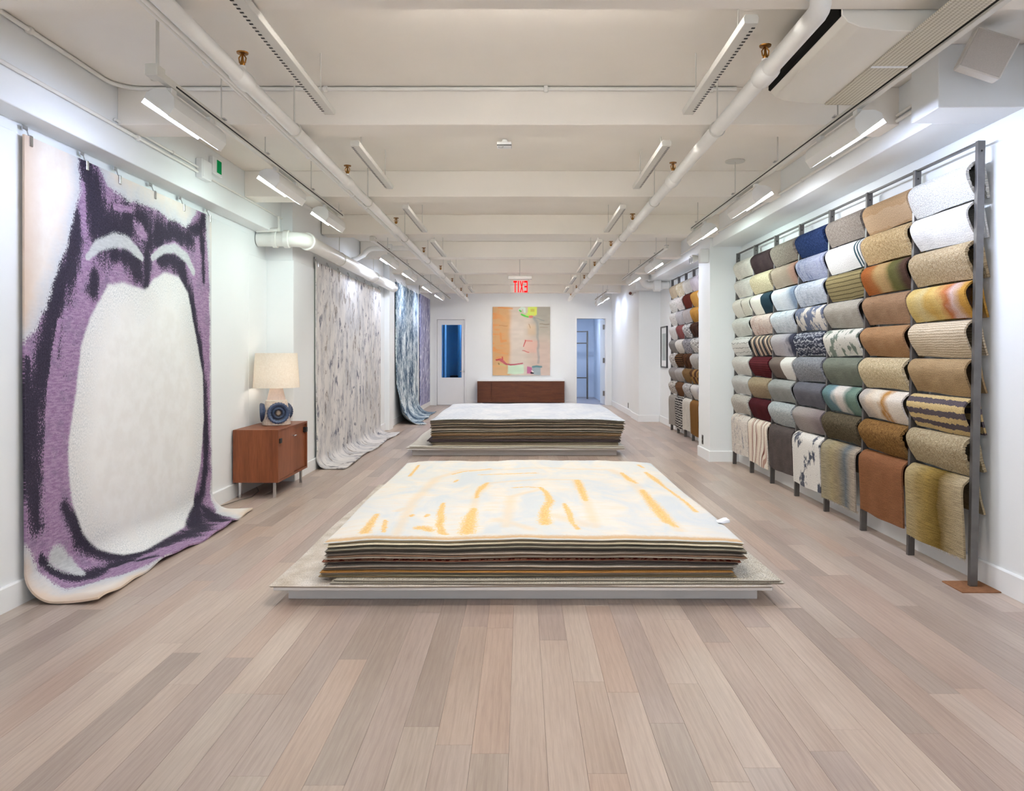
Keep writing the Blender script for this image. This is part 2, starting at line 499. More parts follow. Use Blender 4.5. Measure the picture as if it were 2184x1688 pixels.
# steel rack in the store room
t = thing('steel_frame', (1.6, 22.6, 0), 'bare steel ladder frame standing in the blue store room', 'rack')
for xx in (1.15, 1.93):
    bx(xx, xx + 0.05, 22.55, 22.6, 0, 2.05).build('post', steelM, t, bev=0.004)
for zz in (0.62, 1.66, 2.01):
    bx(1.201, 1.929, 22.56, 22.59, zz, zz + 0.035).build('rung', steelM, t, bev=0.003)
# ================================================================ TRACK LIGHTS
ORD = ['first', 'second', 'third', 'fourth', 'fifth', 'sixth', 'seventh', 'eighth', 'ninth', 'tenth', 'eleventh', 'twelfth', 'thirteenth', 'fourteenth', 'fifteenth', 'sixteenth', 'seventeenth', 'eighteenth', 'nineteenth', 'twentieth', 'twenty-first', 'twenty-second', 'twenty-third', 'twenty-fourth', 'twenty-fifth', 'twenty-sixth']
def track(x, z, y0, y1, rods, label, box=True):
    t = thing('light_track', (x, (y0 + y1) / 2, z), label, 'light track', 'ceiling light tracks')
    bx(x - 0.017, x + 0.017, y0, y1, z - 0.012, z + 0.028).build('rail', railM, t, bev=0.002)
    s = 1 if x < 0 else -1
    a, b = sorted((x + s * 0.0171, x + s * 0.0185))
    bx(a, b, y0 + 0.15, y1 - 0.05, z + 0.000, z + 0.009).build('slot', slotM, t)
    if box:
        bx(x - 0.032, x + 0.032, y0 - 0.09, y0, z - 0.02, z + 0.04).build('feed_box', railM, t, bev=0.004)
    for i, yy in enumerate(rods):
        zt = ZC
        for b in BEAMS:
            if b - 0.02 < yy < b + 0.29: zt = ZBM
        r = MB().tube([(x, yy, z + 0.028), (x, yy, zt)], 0.009 if (i == 0 and box) else 0.0045, 8).build('rod', railM, t, smooth=50)
        bx(x - 0.03, x + 0.03, yy - 0.018, yy + 0.018, z + 0.028, z + 0.038).build('clip', chromeM, r, bev=0.002)
        if abs(yy - 6.6) < 0.05 and x > 0:
            MB().lathe([(0.085, -0.012), (0.085, -0.002), (0.03, 0.0)], (x, yy, zt), 24).build('canopy', railM, r, smooth=40)
    return t
TL, TR = -1.858, 1.872
ZTL, ZTR = 2.775, 2.735
track(TL, ZTL, 3.84, 7.75, [3.82, 4.63, 5.42, 6.6, 7.6], 'white light track hung beside the purple rug wall')
track(TL, ZTL, 9.36, 19.3, [9.4, 10.35, 12.1, 13.95, 15.2, 16.6, 18.4], 'long white light track running past the grey and blue hanging rugs')
track(TR, ZTR, 0.6, 8.29, [1.5, 2.1, 4.45, 5.5, 6.6, 8.0], 'white light track hung before the large rug sample rack', False)
track(TR, ZTR, 9.7, 13.98, [9.75, 10.5, 11.9, 13.2], 'white light track before the sample rack behind the pillar', False)
track(TR, ZTR, 16.4, 19.2, [16.5, 17.4, 18.6], 'short white light track near the open doorway', False)

def lampmat(c, k): return emitter('lens_%d_%d_%d_%d' % (c[0], c[1], c[2], int(k * 100)), c, LAMP * k)
def fixture(x, z, yc, L, color, k, label, group):
    o = -1 if x < 0 else 1
    t = thing('track_light', (x, yc, z - 0.19), label, 'track light', group)
    q = lambda a, h: (x + o * a, z + h)
    prof = [q(0.101, -0.096), q(0.088, -0.060), q(0.045, -0.042), q(-0.02, -0.046), q(-0.056, -0.085), q(-0.058, -0.14), q(-0.026, -0.186)]
    inner = [q(-0.022, -0.172), q(0.098, -0.094)]
    hs = MB().prism(prof + [q(-0.022, -0.180), q(0.096, -0.0915)], 'y', yc - L / 2, yc + L / 2)
    hs.build('housing', fixM, t, smooth=35)
    va_, vb_ = q(0.098, -0.092), q(0.102, -0.095)
    vis = [va_, vb_, (vb_[0] + o * 0.012, vb_[1] - 0.018), (va_[0] + o * 0.012, va_[1] - 0.018)]
    MB().prism(vis, 'y', yc - L / 2, yc + L / 2).build('added_visor', fixM, t)  # lip added to keep the lens light off the girders
    # lens: shallow bulging strip standing out of the opening
    nx, nz = o * 0.6, -0.8
    A = np.array(q(-0.018, -0.178)); B = np.array(q(0.094, -0.094))
    vs, fs = [], []
    m = 6
    for i in range(m + 1):
        f = i / m
        c = A + (B - A) * f
        h = 0.003 + 0.004 * math.sin(math.pi * f)
        for yy in (yc - L / 2 + 0.012, yc + L / 2 - 0.012):
            vs.append((c[0] + nx * h, yy, c[1] + nz * h))
    for i in range(m): fs.append((2 * i, 2 * i + 1, 2 * i + 3, 2 * i + 2))
    MB().add(vs, fs).build('lens', lampmat(color, k), t, smooth=80)
    for yy in (yc - L * 0.36, yc + L * 0.36):
        bx(x - 0.014, x + 0.014, yy - 0.03, yy + 0.03, z - 0.048, z - 0.0125).build('adapter', fixM, t, bev=0.003)
    return t
BLU, NEU, GRN, WHT = (212, 225, 255), (238, 243, 250), (224, 246, 240), (226, 235, 255)
gl = 'wall-wash fixtures on the tracks'
fixture(TL, ZTL, 4.22, 0.68, BLU, 0.85, 'wall-wash light above the near edge of the purple rug', gl)
fixture(TL, ZTL, 5.9, 0.68, GRN, 0.68, 'wall-wash light above the far edge of the purple rug', gl)
fixture(TL, ZTL, 7.3, 0.66, GRN, 0.5, 'wall-wash light above the teak cabinet and table lamp', gl)
fixture(TL, ZTL, 10.65, 0.6, WHT, 0.75, 'wall-wash light lighting the middle of the grey mottled rug', gl)
fixture(TL, ZTL, 12.55, 0.6, WHT, 0.75, 'wall-wash light at the far edge of the grey mottled rug', gl)
fixture(TL, ZTL, 15.0, 0.6, WHT, 1.0, 'wall-wash light lighting the blue streaked rug', gl)
fixture(TL, ZTL, 17.1, 0.6, BLU, 1.0, 'wall-wash light lighting the violet rug at the back', gl)
fixture(TR, ZTR, 1.2, 0.68, BLU, 0.8, 'wall-wash light at the start of the track before the big rack', gl)
fixture(TR, ZTR, 4.45, 0.72, BLU, 1.5, 'wall-wash light before the ivory end column of samples', gl)
fixture(TR, ZTR, 6.28, 0.72, NEU, 1.1, 'wall-wash light before the middle of the large sample rack', gl)
fixture(TR, ZTR, 7.95, 0.66, GRN, 1.25, 'wall-wash light at the track end near the white pillar', gl)
fixture(TR, ZTR, 10.85, 0.6, WHT, 1.4, 'bright wall-wash light just behind the white pillar', gl)
fixture(TR, ZTR, 12.85, 0.6, WHT, 0.9, 'wall-wash light at the far end of the second rack track', gl)
fixture(TR, ZTR, 17.35, 0.5, BLU, 0.65, 'wall-wash light nearer of two before the doorway', gl)
fixture(TR, ZTR, 18.55, 0.5, BLU, 0.75, 'wall-wash light closest to the open doorway', gl)

# unseen linear lamps added behind the beams, facing down to light the room centre
beamE = emitter('beam_fill_lamp', (255, 250, 244), BEAM_FILL)
for i, yb in enumerate([0.57, 3.18] + [b + 0.27 for b in BEAMS]):
    t = thing('beam_fill_lamp', (0.0, yb + 0.05, 2.885), 'unseen slim lamp added behind the %s cross beam' % ORD[i], 'lamp', 'unseen linear lamps added behind the beams')
    MB().prism([(yb, 2.89), (yb + 0.06, 2.89), (yb + 0.075, 2.91), (yb + 0.075, 2.96), (yb, 2.96)], 'x', -0.75, 0.75).build('housing', fixM, t, bev=0.002)
    bx(-0.73, 0.73, yb + 0.012, yb + 0.058, 2.884, 2.8895).build('lens', beamE, t)

# ================================================================ CEILING SERVICES
def ring(mb, c, axis, r0, r1, w):
    """short collar of radius r1 around a pipe along axis"""
    a = Vector(axis).normalized()
    c = Vector(c)
    return mb.tube([c - a * w / 2, c - a * w * 0.4, c + a * w * 0.4, c + a * w / 2], [r0, r1, r1, r0], 16)

def sprinkler(x, z, r, y0, y1, heads, hang, label):
    t = thing('sprinkler_pipe', (x, (y0 + y1) / 2, z - r), label, 'pipe', 'sprinkler pipes under the ceiling')
    pth = [(x, y0, z), (x, y1, z)]
    if y0 > 3: pth = [(x, 3.03, ZBM + 0.001), (x, 3.03, z + 0.02), (x, 3.045, z + 0.006), (x, 3.07, z), (x, y1, z)]
    MB().tube(pth, r, 20).build('pipe', pipeM, t, smooth=50)
    if y0 > 3: ring(MB(), (x, 3.03, ZBM - 0.006), (0, 0, 1), r, r * 1.5, 0.012).build('ceiling_plate', pipeM, t, smooth=40)
    for yy in heads:
        cp = ring(MB(), (x, yy, z), (0, 1, 0), r, r * 1.28, 0.16)
        cp.tube([(x, yy, z + r * 0.6), (x, yy, z + r + 0.03)], r * 0.45, 12)
        cp = cp.build('tee_fitting', pipeM, t, smooth=40)
        b = z + r + 0.03
        h = MB().lathe([(0.010, 0.0), (0.014, 0.012), (0.010, 0.022), (0.007, 0.03), (0.005, 0.06), (0.028, 0.062), (0.030, 0.068), (0.004, 0.072)], (x, yy, b), 14)
        h.tube([(x - 0.014, yy, b + 0.015), (x - 0.018, yy, b + 0.04), (x - 0.004, yy, b + 0.06)], 0.0035, 6)
        h.tube([(x + 0.014, yy, b + 0.015), (x + 0.018, yy, b + 0.04), (x + 0.004, yy, b + 0.06)], 0.0035, 6)
        h = h.build('sprinkler_head', brassM, t, smooth=40)
        h['label'] = 'brass upright sprinkler head'
    for yy in hang:
        mb = MB().tube([(x + (r + 0.006) * math.cos(a), yy, z + (r + 0.006) * math.sin(a)) for a in [math.pi / 2 + 2 * math.pi * i / 20 for i in range(21)]], 0.004, 6)
        mb.tube([(x, yy, z + r), (x, yy, ZC)], 0.005, 6)
        mb.build('hanger', railM, t, smooth=50)
    return t
PLX, PRX = -1.41, 1.205
sprinkler(PLX, 2.745, 0.036, 2.2, 19.4, [3.78, 6.05, 8.38, 10.74, 12.95, 15.1, 17.3, 19.1], [4.64, 6.85, 9.0, 11.2, 13.4, 15.6, 17.75], 'white sprinkler pipe running beside two thin conduits')
sprinkler(PRX, 2.75, 0.042, 3.19, 19.4, [3.72, 6.0, 8.2, 10.2, 12.5, 14.6, 16.7, 18.7], [4.64, 6.85, 9.0, 11.2, 13.4, 15.6, 17.75], 'white sprinkler pipe running past the black air slot')

def conduit(path, r, label, clips=(), cat='conduit', mat=pipeM, name='conduit', group=None):
    base = Vector(path[0])
    t = thing(name, base, label, cat, group)
    MB().tube(path, r, 10).build('tube', mat, t, smooth=60)
    for c, ax in clips:
        ring(MB(), c, ax, r * 1.05, r * 1.7, r * 2.2).build('clamp', mat, t, smooth=40)
    return t
def arc(c, r, a0, a1, f, n=8):
    return [f(c[0] + r * math.cos(a0 + (a1 - a0) * i / n), c[1] + r * math.sin(a0 + (a1 - a0) * i / n)) for i in range(n + 1)]
yc = [((PLX - 0.10, yy, 2.75), (0, 1, 0)) for yy in (3.6, 4.65, 6.0, 6.9, 9.1, 11.3, 13.5)]
conduit([(PLX - 0.10, 2.2, 2.757), (PLX - 0.10, 19.2, 2.757)], 0.013, 'outer thin white conduit beside the sprinkler pipe', [((PLX - 0.10, yy, 2.757), (0, 1, 0)) for yy in (3.6, 5.3, 7.0, 9.2, 11.4, 13.6)])
conduit([(PLX - 0.062, 2.2, 2.74), (PLX - 0.062, 19.0, 2.74)], 0.012, 'inner thin white conduit touching the sprinkler pipe', [((PLX - 0.062, yy, 2.74), (0, 1, 0)) for yy in (4.3, 6.5, 7.05, 9.25, 11.45)])
# conduit along the first beam, turning to follow the girder
path = [(-2.563, 1.0, 3.044)] + arc((-2.403, 4.605), 0.16, math.pi, math.pi / 2, lambda a, b: (a, b, 3.044)) + [(1.36, 4.765, 3.044)]
conduit(path, 0.0125, 'thin white conduit along the top of the nearest whole beam', [((xx, 4.765, 3.044), (1, 0, 0)) for xx in (-1.25, 0.15, 1.2)] + [((-2.563, 3.9, 3.044), (0, 1, 0))])
conduit([(-2.563, 1.0, 2.80), (-2.563, 5.92, 2.80)], 0.011, 'lower thin conduit on the girder above the purple rug', [((-2.563, 5.0, 2.80), (0, 1, 0))])
conduit([(-2.563, 4.72, 2.835), (-2.563, 5.92, 2.835)], 0.009, 'short upper conduit leading to the white wall box', [((-2.563, 5.5, 2.835), (0, 1, 0))])
conduit([(-2.563, 6.15, 2.80), (-2.563, 8.0, 2.80)], 0.008, 'thin conduit past the green indicator toward the elbow pipe')
t = thing('junction_box', (-2.56, 6.03, 2.75), 'white square junction box on the girder above the purple rug', 'junction box')
bx(-2.58, -2.525, 5.92, 6.10, 2.755, 2.91).build('body', trimM, t, bev=0.006)
bx(-2.525, -2.521, 5.93, 6.09, 2.765, 2.90).build('cover', trimM, t, bev=0.001)
t = thing('exit_indicator', (-2.56, 6.24, 2.86), 'small white box with green lit panel beside the junction box', 'indicator')
bx(-2.58, -2.54, 6.17, 6.36, 2.85, 2.99).build('body', trimM, t, bev=0.006)
bx(-2.54, -2.537, 6.24, 6.33, 2.87, 2.975).build('lit_panel', emitter('green_led', (30, 150, 85), 0.12, (16, 110, 60)), t)
# big white drain pipe with elbow on the left wall
yp = 7.78
path = [(-2.74, yp, 2.55), (-2.45, yp, 2.55)] + arc((-2.42, yp + 0.14), 0.14, -math.pi / 2, 0, lambda a, b: (a, b, 2.55)) + [(-2.28, 9.5, 2.545), (-2.28, 13.3, 2.53)]
t = thing('drain_pipe', (-2.28, 10.5, 2.44), 'thick white drain pipe with elbow above the lamp and grey rug', 'pipe')
MB().tube(path, 0.078, 24).build('pipe', pipeM, t, smooth=50)
ring(MB(), (-2.56, yp, 2.55), (1, 0, 0), 0.078, 0.092, 0.05).build('flange', pipeM, t, smooth=40)
ring(MB(), (-2.44, yp, 2.55), (1, 0, 0), 0.078, 0.094, 0.06).build('elbow_collar', pipeM, t, smooth=40)
ring(MB(), (-2.28, yp + 0.17, 2.55), (0, 1, 0), 0.078, 0.094, 0.06).build('elbow_collar', pipeM, t, smooth=40)
ring(MB(), (-2.28, 11.2, 2.54), (0, 1, 0), 0.078, 0.09, 0.2).build('coupling', pipeM, t, smooth=40)
for yy in (9.35, 11.5, 12.9):
    mb = MB().tube([(-2.28 + 0.084 * math.cos(a), yy, 2.54 + 0.084 * math.sin(a)) for a in [math.pi / 2 + 2 * math.pi * i / 24 for i in range(25)]], 0.005, 6)
    mb.tube([(-2.28, yy, 2.63), (-2.28, yy, ZC if yy != 11.5 else ZBM)], 0.005, 6).build('hanger', railM, t, smooth=50)
for xx in (-2.66, -2.52):
    MB().tube([(xx, yp - 0.03, 2.63), (xx, yp - 0.03, 2.78)], 0.011, 8).tube([(xx, yp - 0.03, 2.62), (xx, yp - 0.03, 2.66)], 0.02, 8).build('hanger', pipeM, t, smooth=50)
MB().tube([(-2.72, yp - 0.10, 2.62), (-2.50, yp - 0.10, 2.63)], 0.02, 10).build('stub_pipe', pipeM, t, smooth=50)
path = [(-2.44, 10.75, 2.70), (-2.36, 10.75, 2.73)] + arc((-2.12, 2.70), 0.17, math.pi * 0.85, math.pi / 2, lambda a, b: (a, 10.75, b)) + [(-1.6, 10.75, 2.875)]
conduit(path, 0.036, 'white branch pipe curving up from the grey rug wall', [((-1.9, 10.75, 2.873), (1, 0, 0))], 'pipe', pipeM, 'branch_pipe')
path = [(2.75, 14.05, 2.645), (2.40, 14.05, 2.645)] + arc((2.37, 2.755), 0.11, -math.pi / 2, -math.pi, lambda a, b: (a, 14.05, b)) + [(2.26, 14.05, 3.05)]
conduit(path, 0.07, 'white elbow pipe under the bulkhead beyond the second rack', [((2.52, 14.05, 2.645), (1, 0, 0)), ((2.26, 14.05, 2.81), (0, 0, 1))], 'pipe', pipeM, 'drain_pipe')
# conduits on the right girder
conduit([(2.388, 4.45, 2.845), (2.388, 9.44, 2.845)], 0.012, 'white conduit along the girder above the large sample rack', [((2.388, yy, 2.845), (0, 1, 0)) for yy in (5.0, 6.4, 7.8)])
conduit([(2.388, 4.45, 2.88), (2.388, 5.2, 2.88)], 0.010, 'short upper conduit on the girder above the rack end')
conduit([(2.385, 10.1, 2.85), (2.385, 13.9, 2.85)], 0.012, 'thin conduit on the girder above the second sample rack')
for yy, lb in ((5.27, 'small white conduit box on the girder above the rack, closer one'), (7.5, 'small white conduit box on the girder above the rack, further one')):
    t = thing('junction_box', (2.38, yy, 2.82), lb, 'junction box')
    bx(2.35, 2.40, yy - 0.05, yy + 0.05, 2.86, 2.93).build('body', trimM, t, bev=0.005)
    bx(2.347, 2.35, yy - 0.045, yy + 0.045, 2.865, 2.925).build('cover', trimM, t)

# perforated linear diffusers, one in every bay on both sides
def strip(x, y0, y1, s, label):
    t = thing('linear_diffuser', (x, (y0 + y1) / 2, 2.775), label, 'diffuser', 'perforated strips between the beams')
    MB().prism([(x - 0.03, 2.775), (x + 0.03, 2.775), (x + 0.034, 2.80), (x + 0.026, 2.815), (x - 0.026, 2.815), (x - 0.034, 2.80)], 'y', y0, y1).build('channel', railM, t, bev=0.002)
    mb = MB(); n = int((y1 - y0 - 0.06) / 0.036)
    for i in range(n):
        yy = y0 + 0.04 + i * 0.036
        a, b = x + s * 0.0305, x + s * 0.014
        mb.add([(min(a, b), yy, 2.7742), (max(a, b), yy, 2.7742), (max(a, b), yy + 0.014, 2.7742), (min(a, b), yy + 0.014, 2.7742)], [(0, 3, 2, 1)])
    o = mb.build('perforations', slotM, t); o['kind'] = 'stuff'
    for yy in (y0 + 0.2, y1 - 0.2):
        MB().tube([(x, yy, 2.81), (x, yy, ZC)], 0.004, 6).build('hanger', railM, t)
SB = [(3.21, 4.44), (5.1, 6.44), (7.3, 8.75), (9.5, 10.95), (11.7, 13.1), (13.9, 15.3), (16.1, 17.4)]
for i, (a, b) in enumerate(SB):
    strip(-1.14, a if i else 2.45, b, -1, 'perforated white strip beside the twin-conduit pipe, %s from the camera end' % ORD[i])
    strip(0.98, a, b, 1, 'perforated white strip beside the lone pipe, %s from the camera end' % ORD[i])

# ceiling air conditioner
t = thing('air_conditioner', (1.65, 3.7, 2.718), 'slim white ceiling air conditioner with black outlet slot and ribbed grille', 'air conditioner')
prof = [(1.36, 3.0), (1.36, 2.802), (1.385, 2.772), (1.44, 2.75), (1.56, 2.736), (1.66, 2.731), (1.84, 2.731), (1.84, 3.0)]
MB().prism(prof, 'y', 3.19, 4.12).build('body', simple('ac_shell', (232, 229, 220), 0.5, 0, 0.35, 0.01, 3), t, bev=0.003)
MB().prism([(1.36, 2.88), (1.352, 2.878), (1.350, 2.806), (1.36, 2.80)], 'y', 3.20, 4.115).build('outlet_slot', simple('outlet_black', (16, 15, 14), 0.8, 0, 0.1), t)
gg = NG('ribbed_grille'); pp = gg.pos()
wv = gg.n('ShaderNodeTexWave', wave_type='BANDS', bands_direction='Y'); gg.s(wv.inputs['Vector'], pp); wv.inputs['Scale'].default_value = 22.0
wx = gg.n('ShaderNodeTexWave', wave_type='BANDS', bands_direction='X'); gg.s(wx.inputs['Vector'], pp); wx.inputs['Scale'].default_value = 16.0
gg.col(gg.ramp(gg.math('MULTIPLY', wv.outputs['Fac'], wx.outputs['Fac']), [(0.0, (176, 168, 146)), (0.6, (226, 220, 204))])); gg.set(rough=0.6); gg.bump(wv.outputs['Fac'], 0.3, 0.004)
MB().box(1.655, 1.825, 2.3, 4.105, 2.722, 2.7305).build('intake_grille', gg.m, t, bev=0.001)
bx(1.655, 1.825, 3.55, 3.565, 2.718, 2.722).build('grille_bar', trimM, t)
# speaker in front of the bulkhead
t = thing('wall_speaker', (2.40, 3.98, 2.78), 'tilted white box speaker on a bracket before the bulkhead', 'speaker')
M3 = Matrix.Rotation(math.radians(26), 3, 'Y') @ Matrix.Rotation(math.radians(-14), 3, 'Z') @ Matrix.Rotation(math.radians(18), 3, 'X')
def rbox(cx, cy, cz, hx, hy, hz, nm, mat, bev=0.004):
    mb = MB()
    mb.box(-hx, hx, -hy, hy, -hz, hz)
    mb.v = [tuple(M3 @ Vector(v) + Vector((cx, cy, cz))) for v in mb.v]
    return mb.build(nm, mat, t, bev=bev)
rbox(2.385, 3.86, 2.895, 0.105, 0.075, 0.10, 'cabinet', simple('speaker_white', (216, 212, 206), 0.6), 0.006)
c = M3 @ Vector((0, -0.079, 0)) + Vector((2.385, 3.86, 2.895))
rbox(c.x, c.y, c.z, 0.096, 0.003, 0.091, 'front_grille', simple('speaker_mesh', (200, 194, 188), 0.8, 0, 0.2, 0.05, 200, 0.3, 300), 0.0)
MB().tube([(2.44, 3.97, 2.96), (2.50, 4.03, 3.0), (2.54, 4.10, 3.0)], 0.018, 10).tube([(2.50, 4.09, 3.0), (2.58, 4.09, 3.0)], 0.03, 12).build('bracket', pipeM, t, smooth=50)
MB().tube([(2.46, 3.93, 2.93), (2.52, 3.96, 2.86), (2.56, 4.03, 2.90), (2.57, 4.10, 2.98)], 0.006, 8).build('cable', pipeM, t, smooth=60)
# motion sensor on the ceiling
t = thing('ceiling_sensor', (-0.14, 5.95, 3.0), 'small white sensor box on the ceiling between the strips', 'sensor')
bx(-0.2, -0.085, 5.9, 6.0, 3.0, 3.03).build('body', trimM, t, bev=0.004)
MB().lathe([(0.03, 0.0), (0.02, 0.03)], (-0.14, 5.96, 3.03), 14).build('mount', trimM, t, smooth=40)
MB().lathe([(0.005, -0.012), (0.018, -0.008), (0.022, 0.0)], (-0.17, 5.93, 3.0), 14).build('eye', simple('sensor_lens', (190, 190, 190), 0.2), t, smooth=60)
bx(-0.2, -0.085, 5.893, 5.9, 3.0, 3.005).build('edge_strip', slotM, t)
# emergency light on the pillar, camera on the far wall
t = thing('emergency_light', (2.30, 9.56, 2.5), 'white emergency light box with round lamps on the pillar side', 'emergency light')
bx(2.255, 2.367, 9.50, 9.62, 2.52, 2.69).build('body', trimM, t, bev=0.008)
for yy in (9.68, 9.80):
    h = MB().tube([(2.27, yy, 2.60), (2.22, yy, 2.59), (2.19, yy, 2.585)], [0.03, 0.05, 0.052], 16).build('lamp_head', fixM, t, smooth=40)
    MB().tube([(2.189, yy, 2.585), (2.186, yy, 2.585)], 0.045, 16).build('lamp_face', simple('lamp_face', (190, 195, 200), 0.15), h, smooth=40)
MB().tube([(2.30, 9.60, 2.60), (2.30, 9.82, 2.60)], 0.02, 10).build('arm', trimM, t, smooth=40)
t = thing('security_camera', (2.28, 15.4, 2.6), 'small white security camera on the far corner wall', 'camera')
MB().tube([(2.33, 15.4, 2.62), (2.24, 15.36, 2.60)], 0.012, 8).build('arm', trimM, t, smooth=50)
MB().tube([(2.25, 15.42, 2.59), (2.19, 15.2, 2.585)], [0.035, 0.04], 16).build('body', fixM, t, smooth=40)
MB().tube([(2.1899, 15.199, 2.585), (2.188, 15.19, 2.584)], 0.03, 16).build('lens', simple('cam_lens', (120, 70, 60), 0.2), t, smooth=40)
# EXIT sign, seen from its back so the letters read reversed
t = thing('exit_sign', (0, 13.3, 2.43), 'hanging clear EXIT sign with red letters seen reversed from behind', 'exit sign')
bx(-0.255, 0.17, 13.26, 13.34, 2.68, 2.738).build('housing', simple('sign_alu', (176, 172, 168), 0.4, 0.3), t, bev=0.003)
MB().tube([(-0.045, 13.3, 2.738), (-0.045, 13.3, ZC)], 0.006, 8).build('stem', railM, t)
gp = NG('clear_acrylic'); gp.set(rough=0.05, spec=0.2, alpha=0.06); gp.col(lin((252, 252, 252)))
bx(-0.215, 0.12, 13.297, 13.303, 2.435, 2.68).build('panel', gp.m, t)
redE = emitter('red_letter', (255, 14, 14), 0.9, (90, 4, 4))
def letter(strokes, x0, wd):
    mb = MB(); z0, h = 2.448, 0.205
    for poly in strokes:
        pts = [(x0 - u * wd, z0 + v * h) for u, v in poly]     # u runs to the left: mirrored
        mb.prism(pts, 'y', 13.290, 13.2965)
    mb.build('letter', redE, t)
R = lambda a, b, c, d: [(a, c), (b, c), (b, d), (a, d)]
letter([R(0, .26, 0, 1), R(.26, 1, .85, 1), R(.26, .9, .43, .57), R(.26, 1, 0, .15)], 0.093, 0.062)
letter([[(0, 0), (.25, 0), (1, 1), (.75, 1)], [(.75, 0), (1, 0), (.25, 1), (0, 1)]], 0.022, 0.066)
letter([R(0, 1, 0, 1)], -0.060, 0.018)
letter([R(0, 1, .85, 1), R(.36, .64, 0, .85)], -0.095, 0.062)
# outlets
for (xx, yy, zz, lb) in ((2.367, 9.84, 0.235, 'steel outlet plate low on the white pillar'), (XR2, 16.7, 0.21, 'steel outlet plate low on the wall by the doorway')):
    t = thing('outlet_plate', (xx - 0.005, yy, zz - 0.06), lb, 'outlet')
    bx(xx - 0.006, xx, yy - 0.036, yy + 0.036, zz - 0.06, zz + 0.06).build('plate', steelM, t, bev=0.002)
    for dz in (-0.025, 0.025):
        bx(xx - 0.008, xx - 0.006, yy - 0.016, yy + 0.016, zz + dz - 0.015, zz + dz + 0.015).build('socket', slotM, t)
# framed print on the right wall beyond the second rack
t = thing('framed_print', (XR - 0.02, 14.5, 1.09), 'black framed print with wide white mount beyond the second rack', 'picture')
y0, y1, z0, z1 = 14.2, 14.8, 1.09, 1.89
MB().box(XR - 0.03, XR, y0, y1, z0, z0 + 0.025).box(XR - 0.03, XR, y0, y1, z1 - 0.025, z1).box(XR - 0.03, XR, y0, y0 + 0.025, z0 + 0.025, z1 - 0.025).box(XR - 0.03, XR, y1 - 0.025, y1, z0 + 0.025, z1 - 0.025).build('frame', simple('black_frame', (45, 45, 48), 0.4), t)
bx(XR - 0.015, XR - 0.002, y0 + 0.025, y1 - 0.025, z0 + 0.025, z1 - 0.025).build('mount', trimM, t)
bx(XR - 0.018, XR - 0.015, y0 + 0.13, y1 - 0.13, z0 + 0.14, z1 - 0.14).build('print', simple('print_grey', (176, 186, 186), 0.7, 0, 0.2, 0.1, 6), t)
# ================================================================ RUGS ON THE WALL
def seg_dist(P, a, b):
    a, b = np.array(a[:2]), np.array(b[:2]); d = b - a
    t = np.clip(((P - a) @ d) / max(1e-9, d @ d), 0, 1)
    return np.linalg.norm(P - (a + t[:, None] * d), axis=1), t
def poly_sd(P, poly):
    D = np.full(len(P), 1e9); ins = np.zeros(len(P), bool)
    n = len(poly)
    for i in range(n):
        a, b = poly[i], poly[(i + 1) % n]
        D = np.minimum(D, seg_dist(P, a, b)[0])
        c = (a[1] > P[:, 1]) != (b[1] > P[:, 1])
        with np.errstate(divide='ignore', invalid='ignore'):
            xi = (b[0] - a[0]) * (P[:, 1] - a[1]) / ((b[1] - a[1]) or 1e-9) + a[0]
        ins ^= c & (P[:, 0] < xi)
    return np.where(ins, D, -D)
def strokes_val(P, strokes, lo=-1.0):
    V = np.full(len(P), lo)
    for st in strokes:
        for a, b in zip(st[:-1], st[1:]):
            d, t = seg_dist(P, a, b)
            r = a[2] + (b[2] - a[2]) * t
            V = np.maximum(V, 1 - d / r)
    return np.maximum(V, lo)

def sheet(G, UV, thick, attrs=None, outer_noise=None):
    """closed slab around the surface grid G (nv,nu,3); front side lies along the +normal"""
    nv, nu = G.shape[:2]
    du = np.gradient(G, axis=1); dv = np.gradient(G, axis=0)
    n = np.cross(du, dv); n /= np.maximum(1e-9, np.linalg.norm(n, axis=2, keepdims=True))
    e = np.zeros((nv, nu)) if outer_noise is None else outer_noise
    top = G + n * (thick / 2 + e)[..., None] if np.ndim(e) else G + n * thick / 2
    bot = G - n * thick / 2
    V = np.concatenate([top.reshape(-1, 3), bot.reshape(-1, 3)])
    N = nv * nu
    F = []
    for j in range(nv - 1):
        for i in range(nu - 1):
            a = j * nu + i
            F.append((a, a + 1, a + nu + 1, a + nu))
            F.append((N + a, N + a + nu, N + a + nu + 1, N + a + 1))
    for i in range(nu - 1):
        F.append((i + 1, i, N + i, N + i + 1))
        b = (nv - 1) * nu + i
        F.append((b, b + 1, N + b + 1, N + b))
    for j in range(nv - 1):
        a = j * nu
        F.append((a, a + nu, N + a + nu, N + a))
        b = a + nu - 1
        F.append((b + nu, b, N + b, N + b + nu))
    mb = MB(); mb.v = [tuple(p) for p in V]; mb.f = F
    mb.uv = np.concatenate([UV.reshape(-1, 2)] * 2)
    at = None
    if attrs: at = {k: np.concatenate([a.ravel()] * 2) for k, a in attrs.items()}
    return mb, at

